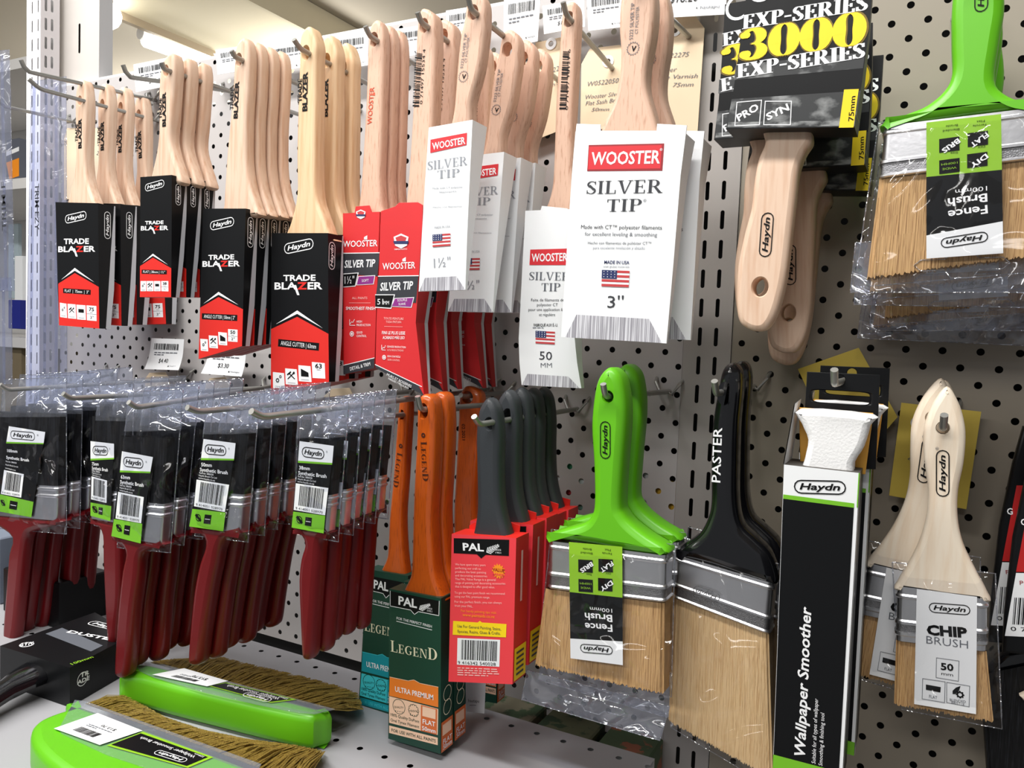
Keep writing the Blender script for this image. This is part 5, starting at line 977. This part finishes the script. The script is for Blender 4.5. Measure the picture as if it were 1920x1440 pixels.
tops = [('leftmost card of the top row, above an empty hook', [(250, 121), (330, 105), (330, 158), (255, 173)], '$13.40'), ('top row card left of the 50 mm cutter handles', [(404, 94), (478, 82), (480, 128), (408, 140)], ''), ('top row card between the 50 and 63 mm cutter handles', [(505, 86), (580, 75), (582, 124), (508, 136)], ''),
    ('top row card behind the 63 mm cutter handles', [(630, 66), (690, 58), (690, 122), (632, 132)], ''), ('top row card behind the narrow red sleeve handles', [(738, 55), (800, 46), (800, 100), (738, 110)], ''), ('top row card left of the small white sleeve handles', [(836, 20), (892, 11), (892, 72), (838, 80)], ''),
    ('top row card with big barcode left of the single white sleeve', [(945, -6), (1014, -17), (1008, 77), (944, 92)], ''), ('top row card right of the single white sleeve handle', [(1017, 11), (1095, -2), (1097, 50), (1020, 64)], '$1'), ('top row card behind the broad white sleeve handles', [(1100, -10), (1172, -22), (1172, 50), (1103, 58)], ''), ('top row card reading $18.20, next to the slotted upright', [(1200, -80), (1366, -105), (1361, 27), (1200, 36)], '$18.20')]
for i, (d, q, s) in enumerate(tops): card('price_card', 'white '+d, q, -20-(i % 2)*1.5, WHT, price(s), 'price tag', PG)
def scrawl(rows, mt=GRY):
    def f(m, pl, q):
        for s, u0, u1, v, h in rows: tx(m, pl, s, bil(q, u0, v), bil(q, u1, v-.01), h, mt, -.006, .25, .5)
    return f
def tagcard(desc, q, Y, mt, rows, hole=None, cat='tag', group=None, curl=0):
    pl = YP(Y); o = pl.at(*q[0]); r_ = thing('tag', desc, cat, o, group); m = MB(); slab(m, pl, q, .6, mt, .1, [hole] if hole else (), 0)
    bq = [q[0], q[1], q[-2], q[-1]] if len(q) == 4 else [(q[0][0], q[0][1]), (q[-3][0], q[0][1]), q[-2], q[-1]]
    if rows: rows(m, pl)
    m.build('card', r_, o)
    if hole: m = MB(); disc(m, pl.mv(.5), hole[:2], hole[2]*2.3, WHT, .1, 20, hole[2]*1.05); m.build('reinforcement_ring', r_, o)
    return r_
MG = 'manila tags behind the white sleeves'
def wr(*rows):
    def f(m, pl):
        for s, a, b, h in rows: tx(m, pl, s, a, b, h, GRY, -.004, .25, .4)
    return f
tagcard('manila tag with eyelet right of the broad white sleeves, 75mm handwritten', [(1222, 30), (1304, 30), (1321, 53), (1308, 246), (1200, 246), (1206, 50)], -8, MAN, wr(('W0522275', (1228, 110), (1292, 106), 9), ('Wooster', (1216, 138), (1269, 134), 9), ('Silvertip Varnish', (1206, 150), (1308, 146), 8), ('Brush   75mm', (1212, 165), (1300, 162), 8)), (1266, 57, 5, 5), 'tag', MG)
tagcard('manila tag with eyelet right of the single white sleeve handle, 50mm handwritten', [(1106, 91), (1162, 84), (1182, 110), (1180, 250), (1088, 236), (1090, 120)], -9, MAN, wr(('W0522050', (1102, 162), (1160, 155), 9), ('Wooster Silvertip', (1098, 186), (1176, 178), 8), ('Flat Sash Brush', (1098, 198), (1170, 190), 8), ('50mm', (1109, 209), (1142, 208), 7)), (1140, 115, 5, 5), 'tag', MG)
tagcard('manila tag left of the single white sleeve handle, 38mm handwritten', [(1004, 80), (1060, 68), (1078, 90), (1074, 235), (995, 266), (1000, 120)], -11, MAN, wr(('W0522238', (1007, 145), (1062, 128), 9), ('Wooster Silver', (1003, 165), (1066, 146), 7), ('Flat Sash 5', (1004, 173), (1050, 158), 7), ('38mm', (1010, 184), (1034, 176), 7)), (1033, 82, 5, 5), 'tag', MG)
tagcard('manila tag mostly behind the small white sleeves', [(944, 118), (985, 115), (999, 141), (985, 288), (938, 288), (938, 140)], -12, MAN, wr(('50', (968, 188), (982, 186), 8), ('Silver', (966, 219), (987, 217), 7), ('Brush', (966, 238), (985, 236), 7)), None, 'tag', MG)
tagcard('manila tag behind the far left beech handles, price written', [(126, 240), (196, 240), (196, 360), (120, 375), (120, 260)], -3, MAN, wr(('75', (120, 272), (126, 272), 8), ('4', (183, 276), (188, 276), 9), ('29', (181, 290), (189, 292), 8)), None, 'tag', MG)
tagcard('cream tag behind the bags right of the 63 mm angle cutter', [(622, 729), (655, 727), (668, 753), (664, 768), (606, 768), (608, 742)], -14, MAN, None, None, 'tag'); tagcard('small cream tag under the $4.40 card', [(280, 699), (310, 698), (318, 712), (318, 724), (272, 724), (272, 710)], -14, MAN, None, None, 'tag'); tagcard('small cream tag hanging left of the largest black sleeve foot', [(394, 709), (422, 707), (430, 720), (430, 734), (384, 734), (386, 718)], -14, MAN, None, None, 'tag')
tagcard('yellow card tag behind the chip brushes, left of the hanging cards', [(1690, 755), (1840, 772), (1812, 955), (1667, 929)], -12, YELT, wr(('N', (1707, 832), (1719, 833), 10), ('60', (1702, 862), (1720, 864), 6)), (1720, 793, 5, 5)); tagcard('tilted yellow card tag behind the wallpaper smoother boxes', [(1496, 692), (1610, 652), (1683, 782), (1648, 822), (1560, 830)], -14, YELT, None)
c_ = card('price_card', 'white price card hanging low between the green and coral boxes', [(872, 1260), (911, 1262), (908, 1338), (874, 1334)], -95, WHT, lambda m, pl, q: (tx(m, pl, 'hautapu', (879, 1316), (899, 1317), 6, BLK2, 0, 0, .5), ln(m, pl, [(881, 1322), (893, 1322)], .8, GRY, .5)))

# ================================================================== things lying on the base shelf
ZS = ZSH
def soft_brush(outline, t, ztop, rear, tips, label_q, ticket_q, desc, seed, price_s, cover, gr=(1, 0)):
    pz = ZP(ztop); o = pz.at(*outline[0]); o.z = ZS; r_ = thing('wallpaper_brush', desc, 'wallpaper brush', o, 'lime wallpaper brushes on the shelf')
    m = MB(); slab(m, pz, outline, t, GRN, 7, (), 3); m.build('handle', r_, o)
    m = MB(); pc = ZP(ztop+.6); slab(m, pc, cover, .8, FLMG, .2, (), 0); m.build('cover', r_, o)
    p2 = ZP(ztop+.9); m = MB(); qd(m, p2, label_q, GRNL, .1); qd(m, p2, sub(label_q, .02, .10, .96, .92), BLK, .3); tx(m, p2, 'Wallpaper Smoother Brush', bil(label_q, .86, .26), bil(label_q, .10, .22), 7.5, WHT2, 0, 0, .5); tx(m, p2, '220mm', bil(label_q, .93, .14), bil(label_q, .80, .14), 4, WHT2, 0, 0, .5); haydn(m, p2, bil(label_q, .86, .53), bil(label_q, .46, .53), 14, WHT2, .5); m.build('label', r_, o)
    m = MB(); p3 = ZP(ztop+1.5); qd(m, p3, ticket_q, WHT, .1); barcode(m, p3, sub(ticket_q, .25, .62, .70, .84), None, 24, .3); tx(m, p3, price_s, bil(ticket_q, .72, .30), bil(ticket_q, .42, .30), 7, BLK2, 0, .1, .4); lines(m, p3, sub(ticket_q, .25, .44, .75, .56), 2, GRY); m.build('price_sticker', r_, o)
    rd = random.Random(seed); m = MB(); zr = ztop-7; pr = ZP(zr); pt = ZP(ZS+4)
    def pick(L, u):
        k = u*(len(L)-1); i = min(int(k), len(L)-2); f = k-i; return (L[i][0]*(1-f)+L[i+1][0]*f, L[i][1]*(1-f)+L[i+1][1]*f)
    for i in range(1500):
        u = rd.random(); z0 = rd.uniform(-11, 5); a = ZP(zr+z0).at(*pick(rear, u)); uu = min(1, max(0, u+rd.gauss(0, .012)+.012*math.sin(u*90))); z1 = rd.uniform(0, 13); b = ZP(ZS+2+z1).at(*pick(tips, uu)); b = a+(b-a)*rd.uniform(.88, 1.0); c = (a+b)/2+V(rd.uniform(-2, 2), 0, rd.uniform(-1, 4)); w = rd.uniform(.35, .7)
        s = (b-a).cross(V(0, 0, 1)).normalized()*w; c.z = max(c.z, ZS+1.2); b.z = max(b.z, ZS+1)
        m.loft([[a-s, a+s, a+V(0, 0, w)], [c-s, c+s, c+V(0, 0, w)], [b-s*.6, b+s*.6, b+V(0, 0, w*.6)]], BRW, (False, False))
    bo = m.build('bristles', r_, o); bo['kind'] = 'stuff'; return r_
soft_brush([(284, 1243), (440, 1284), (600, 1325), (621, 1332), (600, 1338), (575, 1341), (487, 1323), (403, 1303), (320, 1283), (262, 1267), (228, 1265), (226, 1256), (240, 1248)], 30, ZS+31,
    [(283, 1243), (390, 1271), (500, 1300), (622, 1331)], [(318, 1248), (360, 1233), (420, 1232), (470, 1245), (528, 1258), (587, 1272), (640, 1287), (672, 1300), (682, 1330)],
    [(424, 1280), (557, 1312), (508, 1318), (390, 1286)][::1], [(345, 1253), (428, 1277), (388, 1287), (285, 1265)], 'green backed wallpaper brush lying at the back of the shelf', 21, '$13.70',
    [(250, 1240), (290, 1241), (628, 1329), (590, 1338), (560, 1336), (480, 1320), (380, 1296), (290, 1270), (262, 1258)])
soft_brush([(148, 1318), (483, 1440), (620, 1490), (600, 1540), (480, 1560), (330, 1528), (200, 1490), (110, 1440), (66, 1400), (57, 1372), (66, 1352), (95, 1337), (132, 1325)], 30, ZS+31,
    [(160, 1320), (280, 1363), (400, 1408), (560, 1470)], [(236, 1303), (314, 1346), (384, 1369), (468, 1386), (552, 1396), (610, 1408)],
    [(268, 1372), (400, 1420), (352, 1440), (200, 1398)][::1], [(183, 1337), (267, 1370), (187, 1397), (101, 1366)], 'green backed wallpaper brush at the front of the shelf, $13.70 sticker', 22, '$13.70',
    [(140, 1312), (160, 1314), (490, 1432), (470, 1470), (350, 1465), (200, 1415), (115, 1375), (110, 1366)])
def dust_box():
    H = 36; pz = ZP(ZS+H); q = [(0, 1211), (178, 1148), (250, 1190), (131, 1252)]; P = [pz.at(*p) for p in q]; o = P[3].copy(); o.z = ZS
    r_ = thing('dusting_brush', 'boxed black dusting brush lying at the left of the shelf', 'dusting brush', o); m = MB()
    B = [V(p.x, p.y, ZS+.2) for p in P]; m.loft([B, P], BLK); n = V(0, 0, 1)
    win = sub(q, .30, .18, .95, .98); qd(m, pz, [bil(q, .40, .12), bil(q, .44, .95), bil(q, .98, .98), bil(q, .95, .08)][::-1] if False else sub(q, .42, .10, .60, .9), GRY, .2)
    tx(m, pz, 'DUSTER', (124, 1186), (220, 1204), 10, WHT2, .03); haydn(m, pz, (160, 1170), (226, 1186), 18, WHT2); tx(m, pz, '100mm', (136, 1247), (176, 1233), 6, GRNL, .01); disc(m, pz, (50, 1209), 13, WHT2, .3, 16, 10); tx(m, pz, 'SYN', (38, 1212), (62, 1209), 6, WHT2, .02)
    d = (P[2]-P[3]).normalized(); pf = Pl((P[3].x, P[3].y, ZS), d, (0, 0, 1)); disc(m, pf, (154, 1273), 13, WHT2, .3, 16, 11.5); tx(m, pf, 'TR', (150, 1271), (167, 1263), 8, WHT2, .03); tx(m, pf, 'ADE', (144, 1284), (167, 1274), 8, WHT2, .03)
    m.build('box', r_, o); m = MB(); c = (P[0]+P[3])/2; e = (P[3]-P[2]).normalized(); s = (P[0]-P[3]).normalized(); z = V(0, 0, -H*.45)
    m.loft([[c+z+e*k+s*(w*math.cos(a))+V(0, 0, h*math.sin(a)+dz) for a in [i*math.pi/6 for i in range(12)]] for k, w, h, dz in ((-2, 20, 10, 0), (14, 18, 9, 0), (30, 12, 9, -2), (70, 13, 9, -6), (130, 12, 8, -8), (160, 5, 4, -8))], BLKP); m.build('handle', r_, o); return r_
dust_box()
carton((-1010, -150, ZS), (-930, -90, ZS+80), mat('slate_blue_carton', (120, 130, 146), .5), 'carton', 'slate blue carton at the far left behind the red handles', 'box')
carton((-905, -160, ZS), (-800, -100, ZS+52), BLK, 'carton', 'black carton on the shelf behind the leftmost red handles', 'box')
carton((-1080, -250, ZS), (-1010, -190, ZS+60), mat('orange_copper_carton', (190, 110, 60), .5), 'carton', 'orange brown carton at the far left edge of the shelf', 'box')

# ================================================================== right hand edge
def cap_card(desc, off, Y):
    pl = YP(Y); f = lambda q: [(x+off[0], y+off[1]) for x, y in q]; o = pl.at(1900+off[0], 900+off[1]); r_ = thing('carded_brush', desc, 'carded tool', o, 'black framed cards at right'); m = MB()
    slab(m, pl, f([(1945, 820), (2060, 820), (2060, 1240), (1880, 1225), (1884, 1150), (1900, 1010), (1925, 890)]), 10, BLK, 2, (), 0)
    qd(m, pl, f([(1932, 930), (2050, 930), (2050, 1075), (1905, 1072)]), REDD, .3); qd(m, pl, f([(1905, 1074), (2050, 1077), (2050, 1200), (1884, 1192)]), WHT, .3)
    tx(m, pl, 'G', f([(1914, 984)])[0], f([(1925, 984.5)])[0], 12, WHT2, .02, 0, .5); tx(m, pl, 'P', f([(1912, 1096)])[0], f([(1919, 1096.3)])[0], 8, mat('dark_red_print', (150, 20, 20), .5), 0, 0, .5); barcode(m, pl, f([(1902, 1120), (2000, 1124), (1998, 1176), (1898, 1170)]), None, 26, .5); tx(m, pl, '0 7', f([(1895, 1182)])[0], f([(1925, 1184)])[0], 8, BLK2, 0, 0, .5)
    m.build('card', r_, o); return r_
cap_card('black and red carded tool cut by the right edge, nearer one', (0, 0), -70); cap_card('black and red carded tool behind its twin at the right edge', (-26, -20), -40)
def dark_brush():
    Y = -60; pl = YP(Y); o = pl.at(1900, 1300); r_ = thing('block_brush', 'large black bristled brush at the bottom right corner', 'brush', o)
    m = MB(); bristles(m, pl, [(1840, 1265), (2010, 1230), (2060, 1500), (1860, 1560)], 40, BRK, 3, 50, 1.0, 9); m.build('bristles', r_, o)
    m = MB(); slab(m, pl.mv(-3), [(1838, 1262), (1880, 1225), (2010, 1200), (2012, 1240), (1842, 1276)], 34, BLKP, 4, (), 0); m.build('block', r_, o)
    m = MB(); slab(m, YP(Y-8), [(1912, 1306), (1950, 1290), (2000, 1290), (2000, 1340), (1930, 1326)], 8, WOODW, 2, (), 0); m.build('wooden_wedge', r_, o); return r_
dark_brush()

# ================================================================== far left: clear trims and the next aisle
def trim(desc, q, Y, t, txt):
    pl = YP(Y); o = pl.at(*bil(q, .5, 0)); r_ = thing('clear_trim', desc, 'plastic trim', o, 'hanging clear plastic trims'); m = MB(); bag(m, pl, q, t, FLMC, 1.0, 6, 24, seed=2, seam=.3)
    for u in (.18, .52, .80): m.tube([pl.at(*bil(q, u, .02))-pl.n*3, pl.at(*bil(q, u, .5))-pl.n*3, pl.at(*bil(q, u, .99))-pl.n*3], 1.6, FLMC, 6)
    m.build('profile', r_, o); m = MB()
    for s, a, b, h in txt: tx(m, pl.mv(2), s, a, b, h, DGRY, .01, 0, .3)
    m.build('lettering', r_, o); return r_
trim('clear trim strip hanging in front of the slotted end post', [(48, 150), (114, 140), (116, 760), (38, 760)], -75, 14, [('TRIM EZY', (66, 345), (66, 432), 8)]); trim('clear trim strip at the very left edge', [(-40, 95), (8, 90), (18, 545), (-40, 545)], -110, 12, [('TRIM F', (12, 432), (10, 340), 8)]); trim('short clear trim strip low at the left edge', [(-40, 520), (12, 520), (14, 720), (-40, 720)], -100, 12, [])
sy = 240
def stock(name, label, cat, px0, px1, Y, d, mt, deco=None, grp=None):
    a, b = YP(Y).at(*px0), YP(Y).at(*px1); return carton((a.x, Y, b.z), (b.x, Y+d, a.z), mt, name, label, cat, deco, grp)
a, b = YP(900).at(-60, 500), YP(900).at(45, 500)
for i, (py, mt) in enumerate(((132, PNTW), (345, PNTW), (627, PNT))):
    p = YP(700).at(-70, py); m = MB(); m.box((p.x-900, 700, p.z-30), (p.x+360, 1150, p.z), mt); tag(m.build('far_shelf', None, p), ('highest', 'middle', 'lowest')[i]+' pale shelf board seen beyond the left end post', 'shelf', 'shelf boards beyond the end post')
m = MB(); p = YP(1150).at(20, 400); m.box((p.x-1400, 1160, -1600), (p.x+400, 1170, 520), PNTW); struct('wall_aisle', m)
stock('tool_pack', 'dark and orange packaged tool on the far shelf at left', 'package', (12, 262), (36, 344), 720, 60, mat('slate_pack', (92, 96, 108), .5), lambda m, pl: (qd(m, pl, [(12, 305), (36, 296), (36, 330), (18, 336)], ORR, .5), qd(m, pl, [(12, 285), (36, 275), (36, 283), (12, 293)], WHT2, .5)))
stock('blue_carton', 'deep blue carton on the far shelf at left', 'box', (16, 562), (38, 617), 720, 80, mat('deep_blue_carton', (22, 34, 130), .5)); stock('white_carton', 'white carton standing behind the deep blue one', 'box', (28, 480), (42, 575), 810, 60, WHT)
stock('grey_board', 'pale grey blue board leaning on the far shelf', 'board', (16, 420), (34, 560), 920, 12, mat('pale_grey_blue', (176, 192, 200), .5)); stock('brown_carton', 'olive brown carton under the far shelf at left', 'box', (10, 648), (40, 800), 720, 200, mat('olive_brown', (112, 100, 78), .7))
# goods of the next aisle seen through the board's holes
for nm, lb, q, mt in (('green_carton', 'green carton glimpsed through the board holes by the charcoal handles', [(1015, 862), (1075, 886)], mat('emerald_carton', (50, 140, 100), .6)), ('white_pack', 'white pack glimpsed through the board holes by the green handle', [(1030, 888), (1100, 912)], WHT), ('red_pack', 'red pack glimpsed through the board holes', [(1055, 915), (1085, 932)], FRED), ('mint_pack', 'mint pack glimpsed through the board holes', [(1030, 936), (1100, 960)], mat('mint_pack_print', (130, 176, 160), .6)), ('yellow_pack', 'yellow pack glimpsed through the holes near the slotted upright', [(1226, 908), (1262, 985)], mat('amber_pack', (226, 176, 50), .6)), ('grey_pack', 'pale grey pack glimpsed through the holes left of the yellow one', [(1195, 880), (1224, 955)], PNT)):
    stock(nm, lb, 'package', q[0], q[1], 4, 30, mt)
for i, (x0, x1, mt, d) in enumerate(((-330, -275, mat('camouflage_green', (62, 84, 58), .6, grain=((40, 40, 40), (120, 116, 96), .5, .55)), 'camouflage green pack under the gap behind the shelf'), (-268, -215, mat('olive_camouflage', (84, 88, 64), .6, grain=((50, 50, 50), (40, 60, 40), .5, .55)), 'olive pack under the gap behind the shelf'), (-208, -160, mat('rust_camouflage', (70, 90, 62), .6, grain=((60, 60, 60), (150, 90, 66), .55, .6)), 'rust and green pack under the gap by the upright'))):
    carton((x0, -72, -760), (x1, -10, -617), mt, 'camouflage_pack', d, 'package', None, 'packs under the gap behind the shelf')
